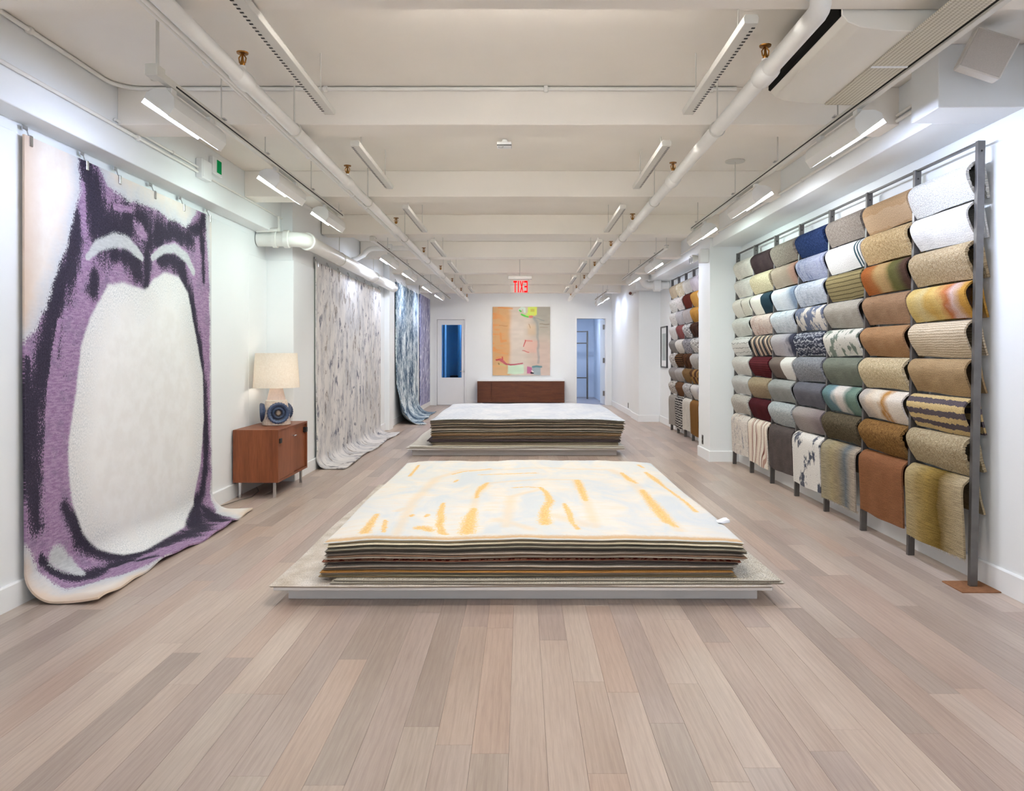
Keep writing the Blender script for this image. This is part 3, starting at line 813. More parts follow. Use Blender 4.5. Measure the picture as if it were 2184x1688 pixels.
def hang_grid(xw, y0, y1, zt, R, B, nu, nv, ripple=0.006, edge=0.012, sd=1.0, zmin=0.012):
    a = np.linspace(0, y1 - y0, nu); b = np.linspace(0, B, nv)
    A, Bm = np.meshgrid(a, b)
    b1 = zt - (R + zmin); b2 = b1 + R * math.pi / 2
    th = np.clip((Bm - b1) / R, 0, math.pi / 2)
    X = np.where(Bm < b1, xw, np.where(Bm < b2, xw + R * (1 - np.cos(th)), xw + R + (Bm - b2)))
    Z = np.where(Bm < b1, zt - Bm, np.where(Bm < b2, zmin + R * (1 - np.sin(th)), zmin))
    low = np.clip((Bm - b1 * 0.55) / (b1 * 0.45), 0, 1)
    X = X + low * ripple * (1 + np.sin(A * 5.1 + sd)) * np.clip((b2 - Bm) / 0.3, 0, 1)
    fl = np.clip((Bm - b2) / max(0.05, B - b2), 0, 1)
    Z = Z + fl ** 2 * edge * (1 + np.sin(A * 7.3 + sd * 2) + 0.6 * np.sin(A * 17 + sd)) * 0.7
    X = X + fl * 0.02 * np.sin(A * 3.7 + sd * 3)
    return A, Bm, np.stack([X, y0 + A, Z], axis=2)

FIG = [(0.49, -0.05), (0.52, 0.19), (0.445, 0.365), (0.37, 0.56), (0.27, 0.75), (0.185, 0.905), (0.08, 1.08), (-0.1, 1.2), (-0.1, 1.56), (-0.1, 2.065), (0.04, 2.27), (0.09, 2.37), (0.155, 2.485), (0.185, 2.58), (0.31, 2.63), (0.46, 2.715), (0.61, 2.78), (0.75, 2.84), (0.95, 2.87), (1.355, 2.9), (1.925, 2.9), (2.035, 2.825), (2.24, 2.6), (2.375, 2.5), (2.42, 2.25), (2.41, 1.745), (2.41, 1.125), (2.39, 0.465), (2.335, 0.215), (2.325, -0.05), (2.21, -0.05), (1.965, 0.175), (1.675, 0.16), (1.505, 0.135), (1.325, 0.125), (1.07, 0.14), (0.915, 0.125), (0.79, 0.085), (0.725, 0.01), (0.65, -0.05)]
OVAL = [(1.295, 0.73), (1.16, 0.725), (1.015, 0.705), (0.825, 0.74), (0.74, 0.83), (0.62, 0.955), (0.52, 1.145), (0.46, 1.445), (0.39, 1.7), (0.38, 1.87), (0.42, 2.09), (0.535, 2.295), (0.695, 2.435), (0.86, 2.545), (1.035, 2.6), (1.35, 2.585), (1.685, 2.57), (2.065, 2.425), (2.225, 2.095), (2.28, 1.735), (2.265, 1.36), (2.125, 1.03), (1.985, 0.7), (1.82, 0.58), (1.575, 0.58), (1.41, 0.645), (1.345, 0.715)]
DARK = [[(0.565, 0.0, 0.054), (0.625, 0.15, 0.086), (0.7, 0.31, 0.127), (0.81, 0.415, 0.154), (1.04, 0.345, 0.128), (1.255, 0.245, 0.097)], [(1.26, 0.225, 0.098), (1.38, 0.39, 0.091), (1.53, 0.3, 0.093), (1.755, 0.265, 0.087), (2.005, 0.26, 0.071)], [(1.335, 0.4, 0.054), (1.335, 0.565, 0.045), (1.31, 0.705, 0.036)], [(0.865, 0.545, 0.049), (1.02, 0.515, 0.059), (1.16, 0.555, 0.096), (1.225, 0.63, 0.057)], [(0.65, 0.705, 0.055), (0.625, 0.795, 0.047)], [(1.495, 0.495, 0.046), (1.68, 0.455, 0.067), (1.875, 0.505, 0.079), (1.96, 0.645, 0.06), (2.045, 0.83, 0.061), (2.16, 1.055, 0.057), (2.25, 1.29, 0.047), (2.295, 1.565, 0.048), (2.325, 1.89, 0.048), (2.315, 2.165, 0.048), (2.215, 2.385, 0.052), (1.92, 2.55, 0.07), (1.68, 2.695, 0.086), (1.525, 2.675, 0.084), (1.255, 2.63, 0.062), (0.935, 2.595, 0.05), (0.765, 2.525, 0.052), (0.645, 2.44, 0.055), (0.525, 2.32, 0.057), (0.42, 2.185, 0.052), (0.34, 2.085, 0.037)], [(2.265, 0.045, 0.047), (2.22, 0.15, 0.052), (2.045, 0.18, 0.041)], [(2.22, 0.15, 0.042), (2.265, 0.34, 0.032), (2.285, 0.575, 0.026)], [(0.5, 0.38, 0.061), (0.43, 0.585, 0.067), (0.385, 0.705, 0.081), (0.315, 0.82, 0.088), (0.25, 0.935, 0.079), (0.21, 1.07, 0.085), (0.165, 1.205, 0.077), (0.105, 1.36, 0.076), (0.085, 1.515, 0.062), (0.08, 1.72, 0.048), (0.07, 1.875, 0.048), (0.07, 2.03, 0.048), (0.095, 2.14, 0.048)], [(0.025, 1.23, 0.027), (0.025, 1.435, 0.034), (0.025, 1.69, 0.041), (0.04, 1.945, 0.041)], [(0.125, 2.33, 0.021), (0.225, 2.44, 0.025), (0.315, 2.525, 0.029), (0.485, 2.57, 0.038), (0.76, 2.595, 0.036), (0.885, 2.745, 0.041)], [(2.205, 2.52, 0.063), (2.0, 2.69, 0.071), (1.915, 2.8, 0.04)]]
GREY = [[(0.25, 2.35, 0.065), (0.36, 2.435, 0.059), (0.405, 2.51, 0.037)], [(0.59, 0.59, 0.023), (0.7, 0.505, 0.04), (0.89, 0.44, 0.049), (1.07, 0.435, 0.047), (1.255, 0.51, 0.022)], [(1.405, 0.49, 0.023), (1.57, 0.405, 0.033), (1.76, 0.37, 0.039), (1.96, 0.42, 0.04), (2.085, 0.52, 0.031)]]

LAV = [[(1.17, .29, .06), (1.30, .34, .06)], [(1.45, .44, .035), (1.75, .35, .04), (1.97, .38, .03)], [(.535, .15, .04), (.54, .45, .05)], [(.9, .22, .03), (1.1, .2, .03)], [(2.06, .42, .03), (2.16, .7, .03), (2.27, 1.0, .02)], [(.3, 1.0, .03), (.22, 1.4, .04), (.18, 1.9, .04)], [(.6, 2.62, .03), (.95, 2.68, .03), (1.3, 2.75, .03)]]
A, Bm, G = hang_grid(-2.700, 4.06, 6.50, 2.55, 0.17, 2.85, 140, 170, 0.006, 0.016, 0.6)
P = np.stack([A.ravel(), Bm.ravel()], 1)
sh = A.shape
at = dict(fig=poly_sd(P, FIG).reshape(sh), oval=poly_sd(P, OVAL).reshape(sh), dark=strokes_val(P, [[(a_, b_, r_ * 1.25) for a_, b_, r_ in s_] for s_ in DARK], -0.85).reshape(sh), grey=strokes_val(P, GREY).reshape(sh), lav=strokes_val(P, LAV).reshape(sh))
g = NG('purple_figure_rug'); uv = g.uv()
n1 = g.noise(g.scale(uv, 1.2, 0.8), 95, 4, 0.75)
n2 = g.noise(uv, 7, 4, 0.6)
n3 = g.noise(g.scale(uv, 0.6, 2.4), 30, 4, 0.65)
nn = g.math('MULTIPLY', g.math('SUBTRACT', n1, 0.5), 4.6); nl = g.math('MULTIPLY', g.math('SUBTRACT', n2, 0.5), 2.2)
n5 = g.noise(g.scale(uv, 8.0, 1.8), 1.0, 5, 0.65, 0.4)
ns = g.math('MULTIPLY', g.math('SUBTRACT', n5, 0.5), 2.0)
def thr(name, k1, k2, soft=0.02):
    v = g.math('MULTIPLY_ADD', nn, k1, g.attr(name)); v = g.math('MULTIPLY_ADD', nl, k2, v)
    return g.maprange(v, -soft, soft)
cream = g.mix(g.maprange(n2, 0.35, 0.65), lin((230, 219, 209)), lin((236, 229, 221)))
uvs = g.n('ShaderNodeSeparateXYZ'); g.s(uvs.inputs[0], uv)
edge = g.maprange(uvs.outputs[0], 0.0, 0.16, 1.0, 0.0)
edge2 = g.maprange(uvs.outputs[1], 2.78, 2.85, 0.0, 0.8)
cream = g.mix(g.math('MULTIPLY', edge, 0.7), cream, lin((205, 176, 150)))
cream = g.mix(edge2, cream, lin((222, 200, 176)))
halo = g.maprange(g.math('MULTIPLY_ADD', nl, 0.07, g.attr('fig')), -0.13, -0.02)
cream = g.mix(g.math('MULTIPLY', halo, 0.75), cream, g.mix(n3, lin((164, 173, 186)), lin((218, 221, 226))))
purple = g.mix(g.maprange(n3, 0.4, 0.6), lin((146, 116, 150)), lin((172, 146, 174)))
purple = g.mix(g.maprange(n2, 0.52, 0.62, 0, 0.35), purple, lin((120, 112, 132)))
dkc = g.mix(g.maprange(n1, 0.35, 0.7), lin((44, 41, 51)), lin((76, 70, 86)))
dv_ = g.math('MULTIPLY_ADD', nn, 1.0, g.attr('dark')); dv_ = g.math('MULTIPLY_ADD', nl, 0.45, dv_); dv_ = g.math('SUBTRACT', dv_, g.math('MULTIPLY', g.math('MAXIMUM', g.attr('lav'), 0.0), 1.3)); dv_ = g.math('MULTIPLY_ADD', ns, 1.5, dv_)
purple = g.mix(g.maprange(n1, 0.55, 0.64, 0, 0.5), purple, dkc)
figc = g.mix(g.maprange(dv_, -0.12, 0.12), purple, dkc)
gry = g.mix(n3, lin((150, 154, 160)), lin((222, 224, 224)))
figc = g.mix(thr('grey', 0.5, 0.4, 0.2), figc, gry)
white = g.mix(g.maprange(n2, 0.4, 0.6), lin((241, 240, 238)), lin((236, 234, 231)))
ovn = g.maprange(g.math('MULTIPLY_ADD', nl, 0.16, g.attr('oval')), 0.0, 0.26, 1.0, 0.0)
ovn = g.math('MULTIPLY', ovn, g.maprange(n1, 0.42, 0.60))
white = g.mix(g.math('MULTIPLY', ovn, 0.6), white, lin((150, 158, 164)))
c = g.mix(thr('fig', 0.035, 0.04, 0.006), cream, figc)
c = g.mix(thr('oval', 0.022, 0.012, 0.01), c, white)
g.col(c); g.set(rough=0.95, spec=0.08)
g.bump(g.noise(g.scale(uv, 0.5, 1.4), 420, 3, 0.6), 0.35, 0.004)
mb, att = sheet(G, np.stack([A, Bm], 2), 0.012, at)
big = mb.build('hanging_rug', g.m, None, smooth=60, attrs=att, origin=(-2.6, 5.28, 0.0))
tag(big, 'large hanging rug with purple and black horned figure around a white oval', 'rug')

# mottled grey rug
g = NG('grey_mottled_rug'); uv = g.uv()
a1 = g.noise(g.scale(uv, 5.5, 2.6), 1.0, 5, 0.62)
a2 = g.noise(g.scale(uv, 7.5, 4.6), 1.0, 5, 0.6, 0.7)
a3 = g.noise(g.scale(uv, 60, 14), 1.0, 3, 0.7)
a4 = g.noise(g.scale(uv, 1.4, 0.9, 1, (4, 2, 0)), 1.0, 2)
c = g.mix(g.maprange(a4, 0.35, 0.65), lin((224, 220, 217)), lin((212, 208, 204)))
c = g.mix(g.math('MULTIPLY', g.maprange(a1, 0.44, 0.60), g.maprange(a3, 0.3, 0.60)), c, lin((172, 172, 177)))
patch = g.math('MULTIPLY', g.maprange(a2, 0.56, 0.62), g.maprange(a3, 0.32, 0.5))
c = g.mix(g.math('MULTIPLY', patch, 0.9), c, g.mix(g.maprange(a4, 0.45, 0.55), lin((96, 100, 116)), lin((132, 122, 114))))
g.col(c); g.set(rough=0.95, spec=0.08); g.bump(a3, 0.3, 0.004)
A, Bm, G = hang_grid(XL2 + 0.022, 8.80, 12.8, 2.44, 0.13, 2.70, 90, 90, 0.010, 0.010, 2.2)
G[..., 0] += np.clip((Bm - 2.0) / 0.7, 0, 1) * 0.02 * np.sin(A * 9) * np.clip((2.44 - Bm) / 0.2, 0, 1)
mb, _ = sheet(G, np.stack([A, Bm], 2), 0.012)
o = mb.build('hanging_rug', g.m, None, smooth=60, origin=(-2.4, 10.8, 0))
tag(o, 'pale grey mottled hanging rug pooling on the floor behind the lamp', 'rug')
# blue streaked rug
g = NG('blue_streaked_rug'); uv = g.uv()
a1 = g.noise(g.scale(uv, 34, 8), 1.0, 5, 0.7, 0.8)
a2 = g.noise(g.scale(uv, 2.2, 1.3), 1.0, 3)
f = g.math('MULTIPLY_ADD', g.math('SUBTRACT', a2, 0.5), 0.55, a1)
g.col(g.ramp(g.maprange(f, 0.36, 0.66), [(0.0, (50, 66, 86)), (0.32, (80, 104, 126)), (0.5, (150, 170, 182)), (0.68, (216, 224, 226)), (1.0, (226, 232, 232))]))
g.set(rough=0.95, spec=0.08); g.bump(a1, 0.3, 0.004)
A, Bm, G = hang_grid(XL2 + 0.024, 14.35, 17.3, 2.74, 0.30, 3.02, 70, 80, 0.03, 0.012, 3.0)
roll = np.clip((0.5 - A) / 0.5, 0, 1) * np.clip((Bm - 2.0) / 0.6, 0, 1)
G[..., 0] += roll * 0.16
mb, _ = sheet(G, np.stack([A, Bm], 2), 0.014)
o = mb.build('hanging_rug', g.m, None, smooth=60, origin=(-2.35, 15.8, 0))
tag(o, 'blue and white streaked hanging rug trailing onto the floor', 'rug')
# violet rug
g = NG('violet_fern_rug'); uv = g.uv()
a1 = g.noise(g.scale(uv, 7, 1.6), 1.0, 4, 0.6, 1.2)
wv = g.n('ShaderNodeTexWave', wave_type='BANDS', bands_direction='DIAGONAL'); g.s(wv.inputs['Vector'], g.scale(uv, 2.2, 1.2)); wv.inputs['Scale'].default_value = 1.6; wv.inputs['Distortion'].default_value = 9.0; wv.inputs['Detail'].default_value = 3.0
c = g.ramp(g.maprange(a1, 0.3, 0.7), [(0.0, (90, 92, 132)), (0.5, (140, 141, 178)), (1.0, (204, 206, 226))])
c = g.mix(g.maprange(wv.outputs['Fac'], 0.86, 0.97, 0, 0.8), c, lin((226, 226, 236)))
g.col(c); g.set(rough=0.95, spec=0.08)
A, Bm, G = hang_grid(XL2 + 0.024, 17.72, 19.62, 2.78, 0.05, 2.66, 40, 60, 0.004, 0.0, 1.0, 0.0)
mb, _ = sheet(G, np.stack([A, Bm], 2), 0.014)
o = mb.build('hanging_rug', g.m, None, smooth=60, origin=(-2.42, 18.6, 0.1))
tag(o, 'violet hanging rug with white fern strokes by the back corner', 'rug')

# clips along the rug tops
def clip(x, y, z, label, grp):
    t = thing('rug_clip', (x, y, z - 0.06), label, 'clip', grp)
    bx(x - 0.004, x + 0.024, y - 0.013, y + 0.013, z - 0.055, z + 0.005).build('jaw', chromeM, t, bev=0.003)
    MB().tube([(x + 0.004, y, z + 0.005), (x - 0.004, y, z + 0.03), (x - 0.016, y, z + 0.045)], 0.004, 8).build('hook', chromeM, t, smooth=50)
    bx(x - 0.02, x - 0.012, y - 0.022, y + 0.022, z + 0.038, z + 0.062).build('bracket', chromeM, t, bev=0.002)
for i, yy in enumerate([4.11, 4.64, 5.02, 5.50, 5.97, 6.47]):
    clip(-2.71, yy, 2.55, 'steel clip on the purple rug, %s from its near corner' % ORD[i], 'clips on the purple rug')
for i in range(8):
    clip(XL2 + 0.012, 8.86 + i * 0.556, 2.44, 'steel clip on the grey mottled rug, %s from its near corner' % ORD[i], 'clips on the grey mottled rug')
for i in range(5):
    clip(XL2 + 0.014, 14.45 + i * 0.68, 2.74, 'small dark clip on the blue streaked rug, %s from its near corner' % ORD[i], 'clips on the blue streaked rug')

# ================================================================ TEAK CABINET AND LAMP
def wood(name, c1, c2, sx, sy, sz, rough=0.4):
    g = NG(name); p = g.obj()
    f = g.noise(g.scale(p, sx, sy, sz), 1.0, 4, 0.6)
    f2 = g.noise(g.scale(p, sx * 6, sy * 6, sz * 6), 1.0, 3)
    c = g.mix(g.maprange(f, 0.3, 0.7), lin(c1), lin(c2))
    c = g.mix(0.5, c, g.mix(1.0, c, g.ramp(f2, [(0.3, (200, 190, 185)), (0.7, (255, 255, 255))]), 'MULTIPLY'))
    g.col(c); g.set(rough=rough, spec=0.4)
    return g.m
teakV = wood('teak_vertical', (118, 62, 34), (150, 86, 52), 14, 14, 1.2)
teakD = wood('teak_door', (132, 74, 46), (160, 98, 66), 14, 10, 1.0)
CX0, CX1, CY0, CY1, CZ0, CZ1 = -2.712, -2.288, 7.03, 7.985, 0.15, 0.645
cab = thing('credenza', ((CX0 + CX1) / 2, (CY0 + CY1) / 2, 0), 'teak cabinet on chrome legs under the table lamp', 'cabinet')
mb = MB().box(CX0, CX1, CY0, CY0 + 0.02, CZ0, CZ1).box(CX0, CX1, CY1 - 0.02, CY1, CZ0, CZ1).box(CX0, CX1, CY0 + 0.02, CY1 - 0.02, CZ1 - 0.02, CZ1).box(CX0, CX1, CY0 + 0.02, CY1 - 0.02, CZ0, CZ0 + 0.02).box(CX0, CX0 + 0.012, CY0 + 0.02, CY1 - 0.02, CZ0 + 0.02, CZ1 - 0.02)
mb.build('body', teakV, cab)
ym = (CY0 + CY1) / 2
d = bx(CX1 - 0.018, CX1 - 0.002, CY0 + 0.021, ym + 0.02, CZ0 + 0.021, CZ1 - 0.021).build('sliding_door', teakD, cab, bev=0.001)
bx(CX1 - 0.002, CX1 + 0.012, CY0 + 0.03, CY0 + 0.085, CZ1 - 0.13, CZ1 - 0.085).build('pull_tab', blackM, d, bev=0.003)
MB().tube([(CX1 - 0.002, ym - 0.02, CZ1 - 0.10), (CX1 + 0.02, ym - 0.02, CZ1 - 0.10)], 0.008, 10).tube([(CX1 + 0.02, ym - 0.055, CZ1 - 0.10), (CX1 + 0.02, ym + 0.02, CZ1 - 0.10)], 0.006, 10).build('key', chromeM, d, smooth=40)
d = bx(CX1 - 0.038, CX1 - 0.022, ym - 0.02, CY1 - 0.021, CZ0 + 0.021, CZ1 - 0.021).build('sliding_door', teakD, cab, bev=0.001)
bx(CX1 - 0.022, CX1 + 0.012, CY1 - 0.085, CY1 - 0.03, CZ1 - 0.11, CZ1 - 0.06).build('pull_tab', blackM, d, bev=0.003)
for xx in (CX0 + 0.05, CX1 - 0.05):
    for yy in (CY0 + 0.05, CY1 - 0.07):
        bx(xx - 0.012, xx + 0.012, yy - 0.012, yy + 0.012, 0, CZ0).build('leg', chromeM, cab, bev=0.002)
# lamp
LX, LY, LZ = -2.485, 7.58, CZ1
lamp = thing('table_lamp', (LX, LY, LZ), 'ceramic table lamp with cream drum shade and blue flower discs', 'lamp')
g = NG('speckled_stoneware'); p = g.obj()
sp = g.n('ShaderNodeSeparateXYZ'); g.s(sp.inputs[0], p)
nz = g.noise(g.scale(p, 90, 90, 14), 1.0, 4, 0.7)
band = g.math('MULTIPLY', g.maprange(sp.outputs[2], 0.03, 0.07), g.maprange(sp.outputs[2], 0.20, 0.15))
c = g.mix(g.maprange(g.noise(p, 40, 4), 0.35, 0.65), lin((196, 178, 162)), lin((216, 204, 192)))
c = g.mix(g.math('MULTIPLY', g.math('MULTIPLY', band, 0.75), g.maprange(nz, 0.42, 0.58)), c, lin((48, 66, 98)))
g.col(c); g.set(rough=0.45); g.bump(nz, 0.4, 0.004)
stoneM = g.m
MB().lathe([(0.125, 0.0), (0.138, 0.004), (0.136, 0.04), (0.122, 0.15), (0.106, 0.236), (0.102, 0.24)], (LX, LY, LZ), 40).build('ceramic_base', stoneM, lamp, smooth=40)
MB().lathe([(0.094, 0.24), (0.104, 0.241), (0.104, 0.250), (0.094, 0.251)], (LX, LY, LZ), 40).build('white_ring', simple('glaze_white', (240, 234, 222), 0.3), lamp, smooth=40)
MB().lathe([(0.090, 0.25), (0.082, 0.29), (0.068, 0.345), (0.060, 0.40), (0.03, 0.41)], (LX, LY, LZ), 36).build('neck', simple('pale_stoneware', (216, 198, 188), 0.5, 0, 0.3, 0.06, 50, 0.2, 90), lamp, smooth=40)
# flower discs
g = NG('blue_flower_glaze'); p = g.uv()
sp = g.n('ShaderNodeSeparateXYZ'); g.s(sp.inputs[0], p)
rr = sp.outputs[0]
ray = g.noise(g.scale(p, 2.0, 70), 1.0, 3, 0.6)
c = g.ramp(rr, [(0.0, (168, 150, 128)), (0.22, (120, 104, 92)), (0.30, (40, 44, 58)), (0.45, (66, 82, 112)), (0.62, (36, 42, 60)), (0.75, (70, 90, 124)), (1.0, (52, 64, 92))])
c = g.mix(g.maprange(ray, 0.55, 0.75, 0, 0.6), c, lin((140, 158, 190)))
g.col(c); g.set(rough=0.4); g.bump(ray, 0.6, 0.004)
flowerM = g.m
def disc(cx, cy, cz, ang, R):
    n, prof = 48, [(0.0, 0.035), (0.18, 0.034), (0.25, 0.022), (0.42, 0.040), (0.5, 0.034), (0.58, 0.022), (0.85, 0.040), (0.97, 0.036), (1.0, 0.024), (0.9, 0.0), (0.4, -0.03)]
    ax = Vector((math.cos(ang), math.sin(ang), -0.06)).normalized()
    u = ax.cross(Vector((0, 0, 1))).normalized(); v = u.cross(ax)
    vs, uvs, fs = [], [], []
    for r, h in prof:
        for k in range(n):
            a = 2 * math.pi * k / n
            w = 1 + (0.025 * math.cos(k * math.pi) if r > 0.8 else 0)
            q = Vector((cx, cy, cz)) + (u * math.cos(a) + v * math.sin(a)) * r * R * w + ax * h
            vs.append(q); uvs.append((r, k / n))
    for i in range(len(prof) - 1):
        for k in range(n):
            k2 = (k + 1) % n
            fs.append((i * n + k, i * n + k2, (i + 1) * n + k2, (i + 1) * n + k))
    mb = MB().add(vs, fs); mb.uv = np.array(uvs)
    o = mb.build('flower_disc', flowerM, lamp, smooth=50)
    o['label'] = 'ridged blue ceramic flower disc'
a = math.radians(-64)
disc(LX + 0.118 * math.cos(a), LY + 0.118 * math.sin(a), LZ + 0.126, a, 0.108)
a = math.radians(196)
disc(LX + 0.115 * math.cos(a), LY + 0.115 * math.sin(a), LZ + 0.125, a, 0.095)
a = math.radians(72)
disc(LX + 0.115 * math.cos(a), LY + 0.115 * math.sin(a), LZ + 0.125, a, 0.095)
g = NG('linen_shade'); p = g.obj()
f1 = g.noise(g.scale(p, 220, 220, 40), 1.0, 2); f2 = g.noise(g.scale(p, 40, 40, 260), 1.0, 2)
g.col(g.mix(g.maprange(g.math('ADD', f1, f2), 0.8, 1.2), lin((232, 222, 208)), lin((248, 242, 232)))); g.set(rough=0.9, spec=0.1)
tr = g.n('ShaderNodeBsdfTranslucent'); tr.inputs[0].default_value = lin((250, 244, 236))
mx = g.n('ShaderNodeMixShader'); mx.inputs[0].default_value = 0.35
g.t.links.new(g.b.outputs[0], mx.inputs[1]); g.t.links.new(tr.outputs[0], mx.inputs[2])
g.t.links.new(mx.outputs[0], g.t.nodes['Material Output'].inputs[0])
MB().lathe([(0.228, 0.375), (0.204, 0.722), (0.2015, 0.722), (0.2255, 0.375), (0.228, 0.375)], (LX, LY, LZ), 56, cap=False).build('shade', g.m, lamp, smooth=40)
MB().lathe([(0.004, 0.41), (0.016, 0.42), (0.016, 0.47), (0.022, 0.49), (0.03, 0.53), (0.022, 0.565), (0.004, 0.575)], (LX, LY, LZ), 20).build('bulb', emitter('warm_bulb', (255, 245, 232), 13.0), lamp, smooth=60)
MB().tube([(LX - 0.203, LY, LZ + 0.715), (LX + 0.203, LY, LZ + 0.715)], 0.003, 6).tube([(LX, LY - 0.203, LZ + 0.715), (LX, LY + 0.203, LZ + 0.715)], 0.003, 6).tube([(LX, LY, LZ + 0.57), (LX, LY, LZ + 0.715)], 0.004, 6).build('harp', chromeM, lamp)
# lamp cord on the floor
o = MB().tube([(-2.70, 6.62, 0.006), (-2.66, 6.75, 0.006), (-2.62, 6.95, 0.006), (-2.56, 7.1, 0.006), (-2.60, 7.4, 0.006), (-2.69, 7.6, 0.006)], 0.004, 6).build('lamp_cord', simple('clear_cord', (120, 112, 102), 0.4), None, smooth=60)
tag(o, 'thin lamp cord lying on the floor under the teak cabinet', 'cord')

# ================================================================ BACK WALL: PAINTING AND LOW CREDENZA
PXa, PXb, PZa, PZb = -0.781, 0.73, 0.79, 2.598
nu, nv = 150, 180
U, Vv = np.meshgrid(np.linspace(0, 1, nu), np.linspace(0, 1, nv))
def sr(c): return np.array(lin(c)[:3])
def smooth(a, b, x): t = np.clip((x - a) / (b - a), 0, 1); return t * t * (3 - 2 * t)
rngp = np.random.RandomState(3)
def vnoise(sx, sy, seed):
    r = np.random.RandomState(seed); gx, gy = int(sx) + 2, int(sy) + 2
    gr = r.rand(gy, gx); x = U * sx; y = Vv * sy
    xi, yi = x.astype(int), y.astype(int); fx, fy = x - xi, y - yi
    fx, fy = fx * fx * (3 - 2 * fx), fy * fy * (3 - 2 * fy)
    return (gr[yi, xi] * (1 - fx) + gr[yi, xi + 1] * fx) * (1 - fy) + (gr[yi + 1, xi] * (1 - fx) + gr[yi + 1, xi + 1] * fx) * fy
img = np.zeros((nv, nu, 3))
def over(mask, c):
    global img
    img = img * (1 - mask[..., None]) + sr(c) * mask[..., None]
img[:] = sr((204, 188, 172))
n4, n12 = vnoise(4, 5, 1), vnoise(10, 30, 2)
over(smooth(0.36, 0.26, U + 0.05 * (n4 - 0.5)) * 0.95, (212, 160, 96))
over(smooth(0.30, 0.0, U) * smooth(0.45, 0.7, n12) * 0.8, (222, 140, 50))
over(smooth(0.30, 0.22, U) * smooth(0.7, 0.95, Vv) * 0.8, (222, 178, 122))
over(smooth(0.62, 0.8, U + 0.1 * (n4 - 0.5)) * smooth(0.75, 0.1, Vv) * 0.9, (158, 156, 144))
over(smooth(0.58, 0.75, U) * smooth(0.4, 0.6, Vv) * 0.6, (206, 178, 164))
over(smooth(0.28, 0.34, U) * smooth(0.66, 0.5, U) * smooth(0.08, 0.3, Vv) * 0.6, (216, 204, 192))
over(smooth(0.58, 0.64, U) * smooth(0.78, 0.72, U) * smooth(0.22, 0.3, Vv) * smooth(0.45, 0.38, Vv) * 0.5, (214, 178, 130))
wob = (vnoise(14, 16, 5) - 0.5) * 0.03; wob2 = (vnoise(13, 15, 6) - 0.5) * 0.03
def q(cx, cy): return ((cx - 272) / 643.0, (cy - 502) / 773.0)
def rect(x0, y0, x1, y1, c, a=1.0, s=0.008):
    (u0, v0), (u1, v1) = q(x0, y0), q(x1, y1)
    uu, vv_ = U + wob, Vv + wob2
    over(smooth(u0 - s, u0 + s, uu) * smooth(u1 + s, u1 - s, uu) * smooth(v0 - s, v0 + s, vv_) * smooth(v1 + s, v1 - s, vv_) * a, c)
def brush(pts, wpx, c, a=1.0, s=0.006):
    Pq = np.stack([((U + wob * 0.6) * 643).ravel(), ((Vv + wob2 * 0.6) * 773).ravel()], 1)
    D = np.full(len(Pq), 1e9)
    for m, k in zip(pts[:-1], pts[1:]):
        D = np.minimum(D, seg_dist(Pq, (m[0] - 272, m[1] - 502), (k[0] - 272, k[1] - 502))[0])
    over((smooth(wpx / 2 + s * 640, wpx / 2 - s * 300, D.reshape(nv, nu)) * a), c)
brush([(345, 718), (435, 714)], 8, (186, 128, 60), 0.6); brush([(360, 800), (365, 890), (420, 885)], 22, (222, 142, 52), 0.7); brush([(310, 1010), (430, 1030)], 20, (226, 150, 70), 0.6)
brush([(340, 510), (490, 520)], 16, (222, 140, 52), 0.8)
brush([(730, 620), (772, 680), (780, 900), (785, 1060), (780, 1130)], 18, (138, 146, 148), 0.6, 0.02)
brush([(740, 625), (850, 655)], 8, (120, 138, 136), 0.6)
brush([(800, 695), (905, 695)], 6, (122, 108, 84), 0.8); brush([(800, 735), (890, 733)], 5, (150, 130, 100), 0.6)
brush([(675, 700), (690, 740)], 6, (150, 110, 60), 0.7)
rect(625, 880, 770, 1015, (232, 160, 140), 0.4, 0.02)
brush([(632, 884), (712, 886)], 7, (222, 110, 96), 0.8); brush([(636, 885), (616, 955)], 9, (200, 46, 56), 0.95); brush([(604, 1000), (680, 1008)], 6, (200, 60, 62), 0.9)
brush([(570, 542), (600, 515), (625, 520), (628, 560)], 26, (206, 228, 214), 0.95); brush([(572, 545), (585, 556)], 16, (66, 200, 60), 1.0)
brush([(600, 590), (630, 602), (672, 612)], 17, (74, 206, 52), 1.0)
rect(660, 502, 775, 600, (206, 228, 74), 1.0); rect(690, 530, 735, 562, (196, 190, 44), 0.9); brush([(750, 505), (748, 600)], 12, (226, 222, 30), 0.9); rect(640, 575, 690, 600, (190, 224, 90), 0.8)
brush([(692, 612), (714, 612)], 26, (216, 112, 100), 0.95)
brush([(315, 1104), (345, 1096), (372, 1100)], 20, (190, 52, 58), 1.0); brush([(380, 1075), (384, 1095)], 12, (196, 50, 54), 1.0); brush([(362, 1100), (398, 1118), (420, 1144)], 26, (194, 78, 92), 0.95)
brush([(338, 1142), (410, 1165)], 22, (202, 194, 120), 0.9); brush([(338, 1142), (345, 1146)], 14, (150, 84, 40), 0.9)
rect(437, 1160, 618, 1258, (198, 228, 198), 0.97, 0.012)
brush([(428, 1148), (470, 1158), (530, 1150), (604, 1136)], 14, (184, 62, 86), 1.0)
rect(655, 1178, 715, 1262, (192, 88, 142), 0.95); rect(716, 1172, 812, 1266, (152, 170, 178), 0.95); brush([(724, 1174), (818, 1176)], 20, (66, 138, 146), 0.85)
brush([(706, 1248), (722, 1246)], 20, (24, 24, 30), 1.0); brush([(712, 1222), (724, 1236)], 10, (232, 228, 222), 0.9)
img = img * (0.93 + 0.14 * n12[..., None] * 0.8)
